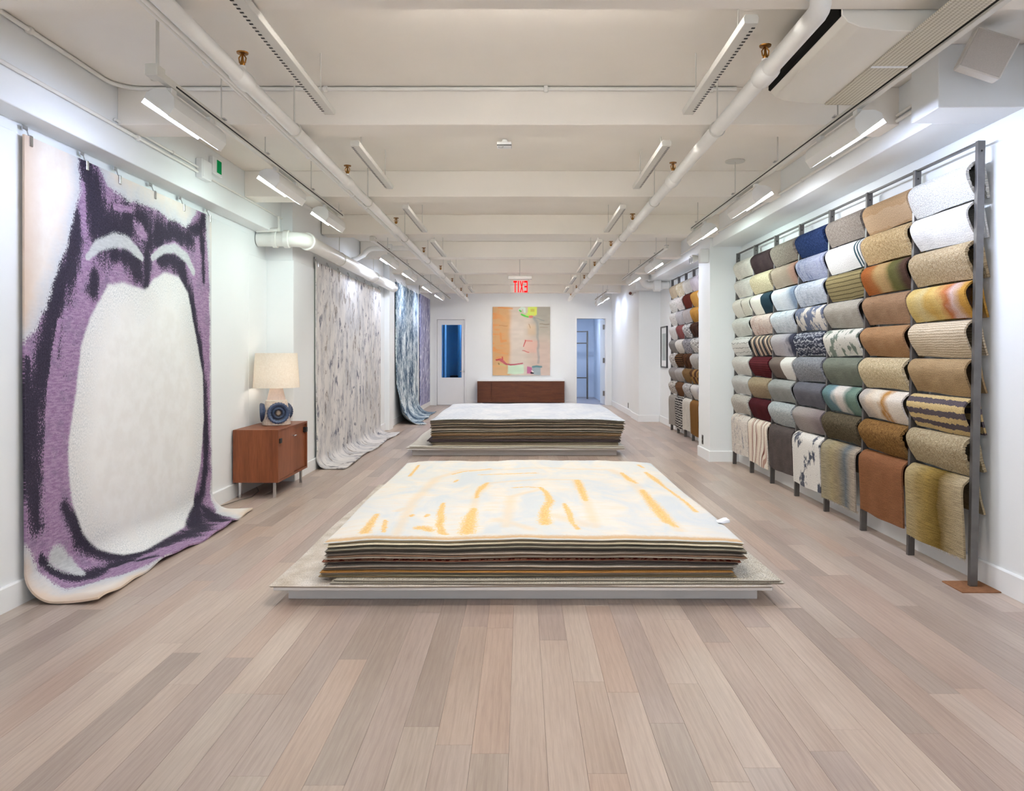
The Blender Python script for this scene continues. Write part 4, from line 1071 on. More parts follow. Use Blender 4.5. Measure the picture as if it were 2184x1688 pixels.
img = img.mean(2, keepdims=True) * 0.16 + img * 0.84
mb = MB(); vs = []
for j in range(nv):
    for i in range(nu):
        vs.append((PXa + U[j, i] * (PXb - PXa), YB - 0.042, PZb - Vv[j, i] * (PZb - PZa)))
fs = [(j * nu + i, (j + 1) * nu + i, (j + 1) * nu + i + 1, j * nu + i + 1) for j in range(nv - 1) for i in range(nu - 1)]
mb.add(vs, fs)
cols = np.concatenate([img.reshape(-1, 3), np.ones((nv * nu, 1))], 1)
g = NG('oil_paint'); g.col(g.attr('paint', 'Color')); g.set(rough=0.6, spec=0.3); g.bump(g.noise(g.scale(g.obj(), 30, 30, 60), 1.0, 4, 0.6), 0.2, 0.005)
pt = thing('abstract_painting', (0, YB - 0.02, PZa), 'large abstract painting with orange wash, lime and mint blocks', 'painting')
mb.build('painted_canvas', g.m, pt, attrs={'paint': cols})
bx(PXa, PXb, YB - 0.0415, YB - 0.003, PZa, PZb).build('stretcher', simple('raw_canvas', (214, 204, 188), 0.8), pt)
walnut = wood('dark_walnut', (84, 42, 22), (104, 56, 30), 3, 14, 20, 0.45)
bc = thing('sideboard', (-0.04, 19.5, 0), 'long low dark brown sideboard with white top under the painting', 'sideboard')
bx(-1.16, 1.085, 19.32, 19.78, 0.10, 0.655).build('body', walnut, bc, bev=0.002)
bx(-1.152, -0.80, 19.302, 19.32, 0.11, 0.65).build('cabinet_door', walnut, bc, bev=0.002)
bx(-0.796, 1.077, 19.302, 19.32, 0.11, 0.65).build('cabinet_door', walnut, bc, bev=0.002)
bx(-1.17, 1.095, 19.298, 19.785, 0.655, 0.678).build('white_top', trimM, bc, bev=0.003)
for xx in (-1.05, 0.97):
    for yy in (19.4, 19.7):
        bx(xx - 0.02, xx + 0.02, yy - 0.02, yy + 0.02, 0, 0.10).build('leg', chromeM, bc, bev=0.002)
# ================================================================ RUG MATERIALS
def rugmat(name, stops, field='n', sc=(5, 5), warp=0.0, wsc=6.0, interp='LINEAR', detail=3, pile=0.12, pscale=160, streak=0.0, bump=0.35, freq=1.0, lo=0.3, hi=0.7, dist=0.0, bdist=0.006, spots=None):
    """pile rug: UV runs in metres; stops colour a field (n noise, u across, v down, w wavy bands, s stripes down, k checks)"""
    g = NG(name); uv = g.uv()
    sp = g.n('ShaderNodeSeparateXYZ'); g.s(sp.inputs[0], uv)
    u, v = sp.outputs[0], sp.outputs[1]
    if not isinstance(stops[0][0], (int, float)) or len(stops[0]) == 3:
        stops = [(i / max(1, len(stops) - 1), c) for i, c in enumerate(stops)]
    wn = g.math('MULTIPLY', g.math('SUBTRACT', g.noise(uv, wsc, 3, 0.55), 0.5), warp) if warp else None
    if field == 'n':
        f = g.maprange(g.noise(g.scale(uv, sc[0], sc[1]), 1.0, detail, 0.55, dist), lo, hi)
        if wn: f = g.math('ADD', f, wn)
    elif field in 'uv':
        f = g.math('MULTIPLY', u if field == 'u' else v, freq)
        if wn: f = g.math('ADD', f, wn)
    elif field == 's':
        f = g.math('MULTIPLY', v, freq)
        if wn: f = g.math('ADD', f, wn)
        f = g.math('FRACT', f)
    elif field == 'w':
        nd = g.n('ShaderNodeTexWave', wave_type='BANDS', bands_direction='X'); g.s(nd.inputs['Vector'], g.scale(uv, sc[0], sc[1]))
        nd.inputs['Scale'].default_value = freq; nd.inputs['Distortion'].default_value = dist; nd.inputs['Detail'].default_value = detail
        f = nd.outputs['Fac']
    elif field == 'k':
        nd = g.n('ShaderNodeTexChecker'); g.s(nd.inputs['Vector'], uv); nd.inputs['Scale'].default_value = freq
        f = nd.outputs['Fac']
    c = g.ramp(f, stops, interp)
    if spots:
        sn = g.noise(g.scale(uv, spots[1], spots[2]), 1.0, 3, 0.6)
        c = g.mix(g.maprange(sn, spots[3], spots[3] + 0.05), c, lin(spots[0]))
    pn = g.noise(uv, pscale, 3, 0.65)
    if streak:
        st = g.noise(g.scale(uv, 9, 190), 1.0, 2)
        pn = g.math('MULTIPLY_ADD', g.math('SUBTRACT', st, 0.5), streak * 4, pn)
    lo_c = tuple([int(255 * (1 - pile * 2.2))] * 3)
    c = g.mix(1.0, c, g.ramp(pn, [(0.3, lo_c), (0.62, (255, 255, 255))]), 'MULTIPLY')
    g.col(c); g.set(rough=0.96, spec=0.06)
    g.bump(pn, bump, bdist)
    return g.m

# ================================================================ RUG STACKS ON PLATFORMS
def slab(x0, x1, y0, y1, z0, t, nx, ny, hmul, zb, sd, wave=0.008):
    """soft-edged rug; hmul(x,y) stretches heights above zb so neighbours stay parallel"""
    u = np.linspace(0, 1, nx); v = np.linspace(0, 1, ny)
    Uu, V2 = np.meshgrid(u, v)
    Xg = x0 + (x1 - x0) * Uu; Yg = y0 + (y1 - y0) * V2
    Xg = Xg + wave * np.sin(Yg * 3.1 + sd) * (1 - Uu) + wave * np.sin(Yg * 2.7 + sd * 2) * Uu
    Yg = Yg + wave * np.sin(Xg * 3.3 + sd * 3) * (1 - V2) + wave * np.sin(Xg * 2.9 + sd) * V2
    Hm = hmul(Xg, Yg)
    zt = zb + (z0 + t - zb) * Hm; zl = zb + (z0 - zb) * Hm
    rim = np.minimum(np.minimum(Uu, 1 - Uu) * (x1 - x0), np.minimum(V2, 1 - V2) * (y1 - y0))
    zt = zt - 0.25 * t * np.clip(1 - rim / 0.02, 0, 1)
    top = np.stack([Xg, Yg, zt], 2).reshape(-1, 3); bot = np.stack([Xg, Yg, zl + 0.1 * t], 2).reshape(-1, 3)
    N = nx * ny
    F = []
    for j in range(ny - 1):
        for i in range(nx - 1):
            a = j * nx + i
            F.append((a, a + 1, a + nx + 1, a + nx)); F.append((N + a, N + a + nx, N + a + nx + 1, N + a + 1))
    loop = [i for i in range(nx)] + [j * nx + nx - 1 for j in range(1, ny)] + [(ny - 1) * nx + i for i in range(nx - 2, -1, -1)] + [j * nx for j in range(ny - 2, 0, -1)]
    mid = []
    for a in loop:
        p_, q_ = top[a], bot[a]
        m = (p_ + q_) / 2
        j, i = divmod(a, nx)
        m = m + np.array([(-1 if i == 0 else (1 if i == nx - 1 else 0)), (-1 if j == 0 else (1 if j == ny - 1 else 0)), 0]) * 0.35 * t
        mid.append(m)
    n = len(loop)
    for k in range(n):
        a, b = loop[k], loop[(k + 1) % n]; m, m2 = 2 * N + k, 2 * N + (k + 1) % n
        F.append((b, a, m, m2)); F.append((m2, m, N + a, N + b))
    mb = MB(); mb.v = [tuple(p) for p in np.concatenate([top, bot, np.array(mid)])]; mb.f = F
    UVv = np.concatenate([np.stack([Xg, Yg], 2).reshape(-1, 2)] * 2 + [np.array([[m[0], m[1] + m[2] * 3] for m in mid])])
    mb.uv = UVv
    return mb

GOLD = [[(-0.936, 6.78, 0.011), (-0.927, 6.154, 0.008)], [(-0.579, 6.235, 0.01), (-0.486, 6.375, 0.006), (-0.274, 6.541, 0.004)], [(-0.357, 6.209, 0.006), (-0.218, 6.235, 0.01), (-0.067, 6.262, 0.01), (0.125, 6.235, 0.004)], [(-0.514, 5.955, 0.011), (-0.527, 5.861, 0.009)], [(-0.269, 5.818, 0.009), (-0.304, 5.594, 0.021), (-0.323, 5.387, 0.012), (-0.315, 5.195, 0.006)], [(-0.531, 5.047, 0.009), (-0.519, 4.748, 0.018), (-0.494, 4.571, 0.019), (-0.488, 4.408, 0.017), (-0.449, 4.199, 0.018), (-0.418, 4.178, 0.01)], [(-0.312, 4.848, 0.015), (-0.319, 4.598, 0.029), (-0.312, 4.384, 0.033), (-0.31, 4.199, 0.034)], [(-0.602, 4.301, 0.019), (-0.573, 4.324, 0.035), (-0.531, 4.267, 0.024)], [(-0.682, 4.665, 0.012), (-0.686, 4.611, 0.009)], [(-0.589, 4.692, 0.012), (-0.595, 4.624, 0.007)], [(-0.073, 5.594, 0.003), (0.035, 5.634, 0.005), (0.133, 5.594, 0.01), (0.172, 5.387, 0.015), (0.19, 5.079, 0.022), (0.148, 4.848, 0.023), (0.136, 4.638, 0.026), (0.135, 4.408, 0.03)], [(0.432, 5.904, 0.022), (0.434, 5.517, 0.022), (0.429, 5.079, 0.014)], [(0.277, 4.984, 0.011), (0.293, 4.692, 0.016), (0.294, 4.432, 0.008), (0.318, 4.278, 0.013)], [(0.831, 6.299, 0.012), (0.851, 5.97, 0.019), (0.884, 5.797, 0.009)], [(0.879, 5.517, 0.017), (0.87, 5.079, 0.025), (0.871, 4.79, 0.03), (0.871, 4.494, 0.025), (0.896, 4.36, 0.011)], [(1.048, 6.375, 0.014), (1.064, 6.038, 0.025), (1.071, 5.674, 0.011), (1.093, 5.316, 0.008), (1.107, 5.047, 0.009), (1.108, 4.79, 0.013)], [(1.051, 6.809, 0.013), (1.071, 6.639, 0.012)], [(-0.904, 4.678, 0.012), (-0.893, 4.396, 0.019), (-0.882, 4.199, 0.026)], [(-0.82, 4.494, 0.008), (-0.777, 4.199, 0.008)]]
TAN = [[(-0.699, 4.156, 0.016), (-0.743, 5.079, 0.019), (-0.694, 6.038, 0.023), (-0.52, 6.452, 0.02), (0.147, 6.531, 0.016), (0.753, 6.478, 0.02), (0.853, 6.038, 0.023), (0.88, 4.923, 0.022), (0.896, 4.267, 0.019)], [(-0.304, 4.267, 0.013), (-0.325, 5.246, 0.016), (-0.251, 5.818, 0.018), (0.022, 5.926, 0.015), (0.411, 5.926, 0.019), (0.432, 5.079, 0.019), (0.422, 4.324, 0.019)], [(-0.092, 4.324, 0.019), (-0.079, 5.246, 0.02), (0.124, 5.517, 0.014)], [(0.191, 4.638, 0.029), (0.373, 4.384, 0.033)], [(-0.152, 4.507, 0.023), (0.043, 4.267, 0.021)], [(-0.788, 4.776, 0.018), (-0.72, 4.923, 0.018)]]

def platform(bx0, bx1, by0, by1, sx0, sx1, sy0, sy1, label):
    t = thing('display_platform', ((bx0 + bx1) / 2, (by0 + by1) / 2, 0), label, 'platform', 'low white display platforms')
    pm = simple('platform_white', (226, 224, 222), 0.5, 0, 0.35, 0.01, 4)
    bx(bx0, bx1, by0, by1, 0, 0.0845).build('plinth', pm, t, bev=0.002)
    bx(sx0, sx1, sy0, sy1, 0.085, 0.105).build('deck', pm, t, bev=0.003)
platform(-1.297, 1.303, 4.16, 6.95, -1.34, 1.348, 4.035, 7.1, 'low white platform carrying the cream and gold topped rug stack')
platform(-1.475, 1.265, 10.06, 13.0, -1.52, 1.36, 9.93, 13.15, 'low white platform carrying the grey topped rug stack')
backM = simple('canvas_backing', (176, 162, 146), 0.95, 0, 0.05, 0.12, 30, 0.2, 200)
backD = simple('dark_backing', (128, 114, 102), 0.95, 0, 0.05, 0.12, 30, 0.2, 200)
_cache = {}
def stackmat(c):
    if c not in _cache:
        c_ = tuple(min(255, int(x * 1.18 + 8)) for x in c); d = tuple(int(x * 0.88) for x in c_)
        _cache[c] = rugmat('stack_rug_%d_%d_%d' % c, [d, c_], 'n', (14, 14), 0, 6, pile=0.12, pscale=220, bump=0.4)
    return _cache[c]
def hm1(x, y): return 1 - 0.10 * np.clip((np.abs(x - 0.07) - 0.85) / 0.3, 0, 1) ** 2 + 0.018 * np.sin(x * 4.2 + 0.7) + 0.014 * np.sin(x * 9.1 + y * 2) + 0.006 * np.sin(x * 23 + y * 5)
def hm2(x, y): return 1 - 0.05 * np.clip((np.abs(x - 0.04) - 0.95) / 0.3, 0, 1) ** 2 + 0.008 * np.sin(x * 3.7) + 0.006 * np.sin(x * 8.3 + y * 2)
def rug(label, x0, x1, y0, y1, z, t, mat, hm, zb, sd, group, backing=None, nx=36, ny=14, wave=0.008):
    bt = 0.32 * t if backing else 0
    o = slab(x0, x1, y0, y1, z + bt, t - bt, nx, ny, hm, zb, sd, wave).build('stacked_rug', mat, None, smooth=70, origin=((x0 + x1) / 2, (y0 + y1) / 2, z))
    tag(o, label, 'rug', group)
    if backing:
        slab(x0 + 0.004, x1 - 0.004, y0 + 0.004, y1 - 0.004, z, bt, nx, ny, hm, zb, sd, wave).build('backing', backing, o, smooth=70)
    return o
ZD = 0.1055
flat = lambda x, y: np.ones_like(x)
gA = 'rugs in the stack nearest the camera'
bm_ = rugmat('beige_silk', [(206, 192, 174), (242, 234, 224)], 'n', (9, 5), 0.3, 20, detail=5, pile=0.12, streak=0.06)
rug('beige silky mottled rug lying directly on the platform with gold topped stack', -1.36, 1.345, 4.022, 7.14, ZD, 0.0125, bm_, flat, ZD, 0.4, gA, backM, 40, 24)
cs = rugmat('cream_shag_base', [(212, 203, 184), (234, 228, 214)], 'n', (20, 20), 0, 6, detail=4, pile=0.2, pscale=120, bump=0.7)
rug('cream rug under the gold topped stack, second from the platform', -1.04, 1.40, 4.028, 7.12, ZD + 0.013, 0.0125, cs, flat, ZD, 1.4, gA, backM, 40, 24)
rug('cream shaggy rug sticking out beside the gold topped stack', -1.02, 1.385, 4.04, 7.10, ZD + 0.026, 0.0135, cs, flat, ZD, 2.1, gA, backM, 40, 24)
Z0 = ZD + 0.0398
TAU, OLV, GRY, RUST, SAL, DRK, KHA, LT = (156, 144, 130), (140, 132, 106), (138, 132, 124), (146, 92, 66), (186, 140, 114), (70, 62, 60), (158, 136, 100), (192, 182, 168)
layers = [('khaki', KHA, 9, -1.10, 1.15), ('olive', OLV, 9, -1.09, 1.155), ('taupe', TAU, 10, -1.095, 1.15), ('ochre', (176, 128, 70), 9, -1.09, 1.15), ('taupe', TAU, 9, -1.085, 1.16), ('grey', GRY, 10, -1.08, 1.155), ('light taupe', LT, 9, -1.07, 1.16), ('taupe', TAU, 9, -1.08, 1.165), ('charcoal', DRK, 8, -1.07, 1.17), ('salmon', SAL, 14, -1.07, 1.185), ('rust', RUST, 9, -1.075, 1.185), ('light taupe', LT, 10, -1.07, 1.20), ('brown', (134, 106, 86), 9, -1.065, 1.20), ('taupe', TAU, 9, -1.065, 1.21), ('dark grey', (98, 92, 84), 9, -1.07, 1.21), ('grey', GRY, 10, -1.06, 1.21), ('olive grey', (136, 130, 114), 10, -1.065, 1.205), ('taupe', TAU, 9, -1.055, 1.205), ('pale cream', (214, 200, 176), 10, -1.06, 1.20), ('sand', (196, 178, 146), 9, -1.05, 1.20)]
rs = random.Random(5)
mot = rugmat('salmon_motif', [(0.0, (206, 150, 122)), (0.46, (200, 146, 118)), (0.52, (122, 40, 28)), (1.0, (112, 34, 24))], 'n', (38, 22), 0, 6, 'CONSTANT', 2, pile=0.12)
z = Z0; nL = len(layers); tot = 0.345 - Z0; su = sum(l[2] for l in layers)
for i, (nm, c, th, xa, xb) in enumerate(layers):
    t = tot * th / su * 0.97
    m = mot if nm == 'salmon' else stackmat(c)
    rug('%s edged rug in the gold topped stack, %s from the top' % (nm, ORD[nL - i]), xa + rs.uniform(-.01, .01), xb + rs.uniform(-.01, .01), 4.06 + rs.uniform(-.018, .02), 6.98 + rs.uniform(-.05, .04), z, t, m, hm1, Z0, rs.uniform(0, 6), gA, backD if i % 3 else backM)
    z += tot * th / su
# top rug with gold strokes
g = NG('cream_gold_rug'); uv = g.uv()
n1 = g.noise(g.scale(uv, 1.0, 0.6), 60, 4, 0.65); n2 = g.noise(g.scale(uv, 3.2, 1.6), 1.0, 4, 0.6, 0.8); n3 = g.noise(g.scale(uv, 4, 30), 1.0, 3, 0.6)
nn = g.math('SUBTRACT', n1, 0.5)
c = g.mix(g.maprange(n2, 0.38, 0.62), lin((230, 226, 218)), lin((212, 217, 219)))
c = g.mix(g.math('MULTIPLY', g.maprange(n3, 0.46, 0.70), g.maprange(n2, 0.58, 0.40, 0.0, 0.6)), c, lin((232, 212, 182)))
gv = g.math('MULTIPLY_ADD', nn, 0.8, g.attr('tan')); c = g.mix(g.maprange(gv, -0.5, 0.7, 0, 0.42), c, lin((232, 206, 166)))
gv = g.math('MULTIPLY_ADD', nn, 3.6, g.attr('gold')); c = g.mix(g.maprange(gv, -0.35, 0.35, 0, 0.95), c, g.mix(g.maprange(n1, 0.35, 0.65), lin((222, 176, 102)), lin((240, 209, 148))))
ys = g.n('ShaderNodeSeparateXYZ'); g.s(ys.inputs[0], uv)
fe = g.maprange(g.math('MULTIPLY_ADD', nn, 0.06, ys.outputs[1]), 4.09, 4.14, 1.0, 0.0); c = g.mix(g.math('MULTIPLY', fe, 0.75), c, lin((206, 164, 104)))
g.col(c); g.set(rough=0.96, spec=0.06); g.bump(g.noise(uv, 170, 3, 0.7), 0.5, 0.006)
x0, x1, y0, y1 = -1.075, 1.195, 4.065, 7.03
mb = slab(x0, x1, y0, y1, z, 0.016, 130, 150, hm1, Z0, 0.9, 0.006)
V = np.array(mb.v); P = V[:, :2]
rr_ = np.random.RandomState(4); V[:130 * 150, 2] += rr_.uniform(-0.0012, 0.0012, 130 * 150); mb.v = [tuple(p) for p in V]
top = mb.build('stacked_rug', g.m, None, smooth=70, origin=(0.06, 5.5, z), attrs={'gold': strokes_val(P, [[(a, b, max(r * 1.3, 0.014)) for a, b, r in s_] for s_ in GOLD], -2.0), 'tan': strokes_val(P, [[(a, b, r * 1.8) for a, b, r in s_] for s_ in TAN], -2.0)})
tag(top, 'cream top rug with gold brush marks on the stack near the camera', 'rug', gA)
o = slab(x0 + 0.05, x1 - 0.004, y0 + 0.0, y1, z - 0.0005, 0.0004, 20, 10, hm1, Z0, 0.9, 0.006)
# small white paper tag at the edge of the top rug
tg = MB(); 
for i in range(2): pass
tg.prism([(1.165, 0.352), (1.215, 0.372), (1.235, 0.372), (1.24, 0.352), (1.20, 0.345)], 'y', 4.47, 4.53)
tg.build('paper_tag', simple('paper_white', (240, 242, 250), 0.6), top, bev=0.004)

# second stack
gB = 'rugs in the stack before the sideboard'
cw = rugmat('ivory_low', [(226, 220, 208), (240, 236, 228)], 'n', (14, 14), 0, 6, pile=0.12)
rug('ivory rug lying directly on the platform of the grey topped stack', -1.53, 1.34, 9.91, 13.16, ZD, 0.016, cw, flat, ZD, 0.2, gB, backM, 40, 24, 0.012)
rug('ivory rug second from the platform under the grey topped stack', -1.50, 1.36, 9.93, 13.14, ZD + 0.0165, 0.016, cw, flat, ZD, 1.2, gB, backM, 40, 24, 0.012)
Z0 = ZD + 0.033
pal = [('beige', (196, 184, 160)), ('taupe', TAU), ('olive', OLV), ('plum grey', (96, 86, 92)), ('plum grey', (92, 82, 88)), ('charcoal', (84, 76, 78)), ('brown', (120, 100, 84)), ('taupe', TAU), ('dark taupe', (104, 94, 84)), ('peach', (206, 166, 124)), ('tan', (184, 158, 126)), ('khaki', KHA), ('grey', GRY), ('cream', (210, 200, 180)), ('light taupe', LT), ('taupe', TAU), ('dark brown', (98, 84, 70)), ('taupe', TAU), ('grey', GRY), ('beige', (190, 176, 152)), ('taupe', TAU), ('dark taupe', (104, 94, 84)), ('olive grey', (136, 130, 114))]
z = Z0; tot = 0.485 - Z0; nL = len(pal)
for i, (nm, c) in enumerate(pal):
    f = i / nL; t = tot / nL
    sh_ = -0.05 if 3 <= i <= 5 else 0.0
    rug('%s edged rug in the grey topped stack, %s from the top' % (nm, ORD[nL - i]), -1.20 - 0.02 * f + sh_ + rs.uniform(-.012, .012), 1.27 + 0.10 * f + rs.uniform(-.015, .015), 9.95 + rs.uniform(-.02, .02), 13.05 + rs.uniform(-.05, .05), z, t * 0.95, stackmat(c), hm2, Z0, rs.uniform(0, 6), gB, backD if i % 3 == 1 else None, 30, 10)
    z += t
g = NG('grey_radial_rug'); uv = g.uv()
n1 = g.noise(g.scale(uv, 3, 1.2), 1.0, 4, 0.6); n3 = g.noise(g.scale(uv, 2, 26), 1.0, 3)
cv = g.n('ShaderNodeVectorMath', operation='DISTANCE'); g.s(cv.inputs[0], g.scale(uv, 1.0, 0.5)); cv.inputs[1].default_value = (0.1, 4.75, 0)
rad = g.math('FRACT', g.math('MULTIPLY', cv.outputs['Value'], 16.0))
c = g.mix(g.maprange(n1, 0.35, 0.65), lin((206, 212, 222)), lin((226, 228, 232)))
c = g.mix(g.math('MULTIPLY', g.maprange(rad, 0.55, 0.75), g.maprange(n3, 0.4, 0.6, 0, 0.45)), c, lin((150, 158, 172)))
g.col(c); g.set(rough=0.95, spec=0.06); g.bump(n3, 0.3, 0.004)
tag(slab(-1.215, 1.36, 9.96, 13.08, z, 0.014, 60, 40, hm2, Z0, 0.3, 0.008).build('stacked_rug', g.m, None, smooth=70, origin=(0.06, 11.5, z)), 'pale grey top rug with fine radiating lines on the further stack', 'rug', gB)
# ================================================================ SAMPLE RACKS
def catmull(pts, n):
    P = [np.array(p, float) for p in pts]
    P = [2 * P[0] - P[1]] + P + [2 * P[-1] - P[-2]]
    out = []
    for i in range(1, len(P) - 2):
        for k in range(n):
            t = k / n
            out.append(0.5 * ((2 * P[i]) + (-P[i - 1] + P[i + 1]) * t + (2 * P[i - 1] - 5 * P[i] + 4 * P[i + 1] - P[i + 2]) * t * t + (-P[i - 1] + 3 * P[i] - 3 * P[i + 1] + P[i + 2]) * t ** 3))
    out.append(P[-2])
    return np.array(out)
def sample(label, mat, y0, y1, xb, zt, flap, back, thick, seed, shag, group, long=False):
    """rug sample folded over a bar at xb; front flap hangs toward the room (-x)"""
    r = random.Random(seed)
    bl = 0.058 + r.uniform(-0.006, 0.008); tk = r.uniform(-0.004, 0.006)
    if long:
        front = [(xb - 0.030, zt - 0.018), (xb - bl, zt - 0.07), (xb - bl + 0.006, zt - flap * 0.55), (xb - bl + 0.012, zt - flap)]
    else:
        front = [(xb - 0.032, zt - 0.016), (xb - bl, zt - 0.062), (xb - bl + 0.022, zt - flap * 0.64), (xb + 0.006 + tk, zt - flap)]
    prof = [(min(xb + 0.075, XR - 0.024), zt - back), (xb + 0.052, zt - 0.12), (xb + 0.040, zt - 0.05), (xb + 0.024, zt - 0.010), (xb, zt)] + front
    C = catmull(prof, 6 if shag else 5)
    seg = np.linalg.norm(np.diff(C, axis=0), axis=1); arc_ = np.concatenate([[0], np.cumsum(seg)])
    k0 = int(np.argmin(np.linalg.norm(C - np.array([xb, zt]), axis=1)))
    vv = arc_ - arc_[k0]
    nu = 30 if shag else 16
    us = np.linspace(0, y1 - y0, nu)
    nv = len(C)
    G = np.zeros((nv, nu, 3)); UV = np.zeros((nv, nu, 2))
    ph = r.uniform(0, 6)
    for j in range(nv):
        w_ = np.clip(vv[j] / flap, 0, 1)
        rip = 0.005 * np.sin(us * 9 + ph) * w_ + 0.004 * np.sin(us * 21 + ph * 2) * w_
        yj = y1 - us - 0.012 * w_ * np.sin(ph) * (0.5 - us / (y1 - y0))      # u runs from the far edge toward the camera
        G[j, :, 0] = C[j, 0] + rip * (1 if vv[j] > 0 else 0)
        G[j, :, 1] = yj
        G[j, :, 2] = C[j, 1] + (0.006 * np.sin(us * 6 + ph) * w_ ** 3)
        UV[j, :, 0] = us; UV[j, :, 1] = vv[j]
    e = None
    if shag:
        rn = np.random.RandomState(seed)
        e = rn.uniform(-0.004, 0.006, (nv, nu))
        e[:2, :] *= 0.5
    # front normal must point to -x on the front flap
    mb, _ = sheet(G, UV, thick, None, e)
    o = mb.build('rug_sample', mat, None, smooth=70, origin=(xb, (y0 + y1) / 2, zt - flap))
    tag(o, label, 'rug sample', group)
    return o

def rack(label, ys, x_of, ztop, tops, group):
    t = thing('sample_rack', (x_of(0), (ys[0] + ys[-1]) / 2, 0), label, 'rack', group)
    for y in ys:
        xa, xb = x_of(0.0), x_of(ztop)
        w_ = 0.022
        zb_ = 0.008 if abs(y - 4.37) < 0.01 else 0.0
        vs = [(xa - w_, y - .014, zb_), (xa + w_, y - .014, zb_), (xa + w_, y + .014, zb_), (xa - w_, y + .014, zb_), (xb - w_, y - .014, ztop), (xb + w_, y - .014, ztop), (xb + w_, y + .014, ztop), (xb - w_, y + .014, ztop)]
        po = MB().add(vs, [(3, 2, 1, 0), (4, 5, 6, 7), (0, 1, 5, 4), (1, 2, 6, 5), (2, 3, 7, 6), (3, 0, 4, 7)]).build('post', steelM, t, bev=0.0015)
        MB().tube([(x_of(ztop - .06), y - 0.0142, ztop - 0.06), (x_of(ztop - .06), y - 0.0165, ztop - 0.06)], 0.006, 8).build('bolt', slotM, po)
    for a, b in zip(ys[:-1], ys[1:]):
        lo, hi = min(a, b) + 0.0145, max(a, b) - 0.0145
        x = x_of(ztop)
        bx(x - 0.012, x + 0.012, lo, hi, ztop - 0.012, ztop).build('top_rail', steelM, t)
        for zt in tops:
            x = x_of(zt)
            MB().tube([(x, lo, zt - 0.026), (x, hi, zt - 0.026)], 0.011, 8).build('hanging_bar', steelM, t, smooth=50)
    return t

def X1(z): return 2.622 + 0.018 * z
def X2(z): return 2.672 + 0.004 * z
YS1 = [4.37 + 0.7 * k for k in range(8)]
YS2 = [13.4 - 0.56 * k for k in range(6)]
TOPS1 = [2.485 - 0.2325 * k for k in range(9)]
TOPS2 = [2.56 - 0.2405 * k for k in range(9)]
gR = 'steel sample racks along the wall'
rack('large leaning steel rack with seven columns of folded rug samples', YS1, X1, 2.60, TOPS1, gR)
rack('steel rack of folded rug samples standing behind the white pillar', YS2, X2, 2.68, TOPS2, gR)

# kinds: P plush, S shag, R ribbed, U bands across, V stripes down, M marbled, B blotched, W swirl, G grid, X speckled
def desat(c):
    m_ = 0.3 * c[0] + 0.59 * c[1] + 0.11 * c[2]
    f_ = 0.93 if m_ < 205 else 1.0
    return tuple(int((m_ + (x - m_) * 0.88) * f_) for x in c)
def matfor(nm, kind, cs, **k):
    cs = [(c[0], desat(c[1])) if len(c) == 2 else desat(c) for c in cs]
    d = lambda c, f: tuple(max(0, min(255, int(x * f))) for x in c)
    if kind == 'P':
        c = cs[0]; c2 = cs[1] if len(cs) > 1 else d(c, 0.93)
        return rugmat(nm, [c2, c], 'n', (7, 9), 0.35, 16, detail=4, pile=0.13, streak=0.08, bump=0.3, **k)
    if kind == 'S':
        c = cs[0]; c2 = cs[1] if len(cs) > 1 else d(c, 0.74)
        return rugmat(nm, [c2, c], 'n', (55, 48), 0, 16, detail=4, pile=0.15, pscale=130, bump=0.9, bdist=0.012, lo=0.28, hi=0.62, **k)
    if kind == 'R':
        c, c2 = cs[0], cs[1]
        return rugmat(nm, [(0.0, c2), (0.16, c), (0.8, c), (1.0, c2)], 's', freq=k.pop('freq', 34), warp=0.25, wsc=7, pile=0.14, bump=0.6, **k)
    if kind == 'L':
        c, c2 = cs[0], cs[1]
        return rugmat(nm, [(0.0, c2), (0.3, c), (0.7, c), (1.0, c2)], 's', freq=k.pop('freq', 80), warp=0.9, wsc=9, pile=0.14, bump=0.5, streak=0.1, **k)
    if kind == 'U':
        n_ = len(cs); w_ = k.pop('w', 0.66)
        return rugmat(nm, [((i + 0.5) / n_, c) for i, c in enumerate(cs)], 'u', freq=1.0 / w_, warp=k.pop('warp', 0.25), wsc=k.pop('wsc', 6), interp=k.pop('interp', 'LINEAR'), pile=0.12, streak=k.pop('streak', 0.06), **k)
    if kind == 'H':
        st = cs
        return rugmat(nm, st, 'u', freq=1.0 / 0.66, warp=k.pop('warp', 0.06), wsc=k.pop('wsc', 7), interp='CONSTANT', pile=0.12, **k)
    if kind == 'V':
        return rugmat(nm, cs, 's', freq=k.pop('freq', 14), warp=k.pop('warp', 0.5), wsc=k.pop('wsc', 22), interp='CONSTANT', pile=0.14, **k)
    if kind == 'M':
        return rugmat(nm, cs, 'n', k.pop('sc', (7, 4)), 0.9, 30, detail=6, dist=1.2, pile=0.16, streak=0.1, **k)
    if kind == 'B':
        return rugmat(nm, [(0.0, cs[0]), (0.44, cs[0]), (0.54, cs[1]), (1.0, cs[1])], 'n', k.pop('sc', (9, 9)), 0.4, 30, detail=5, pile=0.14, **k)
    if kind == 'W':
        n_ = len(cs)
        return rugmat(nm, [(i / n_, c) for i, c in enumerate(cs)], 'w', k.pop('sc', (1, 0.45)), 0, 6, 'CONSTANT', 2, freq=k.pop('freq', 3.2), dist=k.pop('dist', 4.0), pile=0.12, **k)
    if kind == 'X':
        return rugmat(nm, [(0.0, cs[0]), (0.52, cs[0]), (0.60, cs[1]), (1.0, cs[1])], 'n', k.pop('sc', (46, 34)), 0, 6, detail=3, pile=0.16, bump=0.6, **k)
    if kind == 'G':
        return rugmat(nm, cs, 'k', freq=k.pop('freq', 5.0), interp='CONSTANT', pile=0.12, **k)

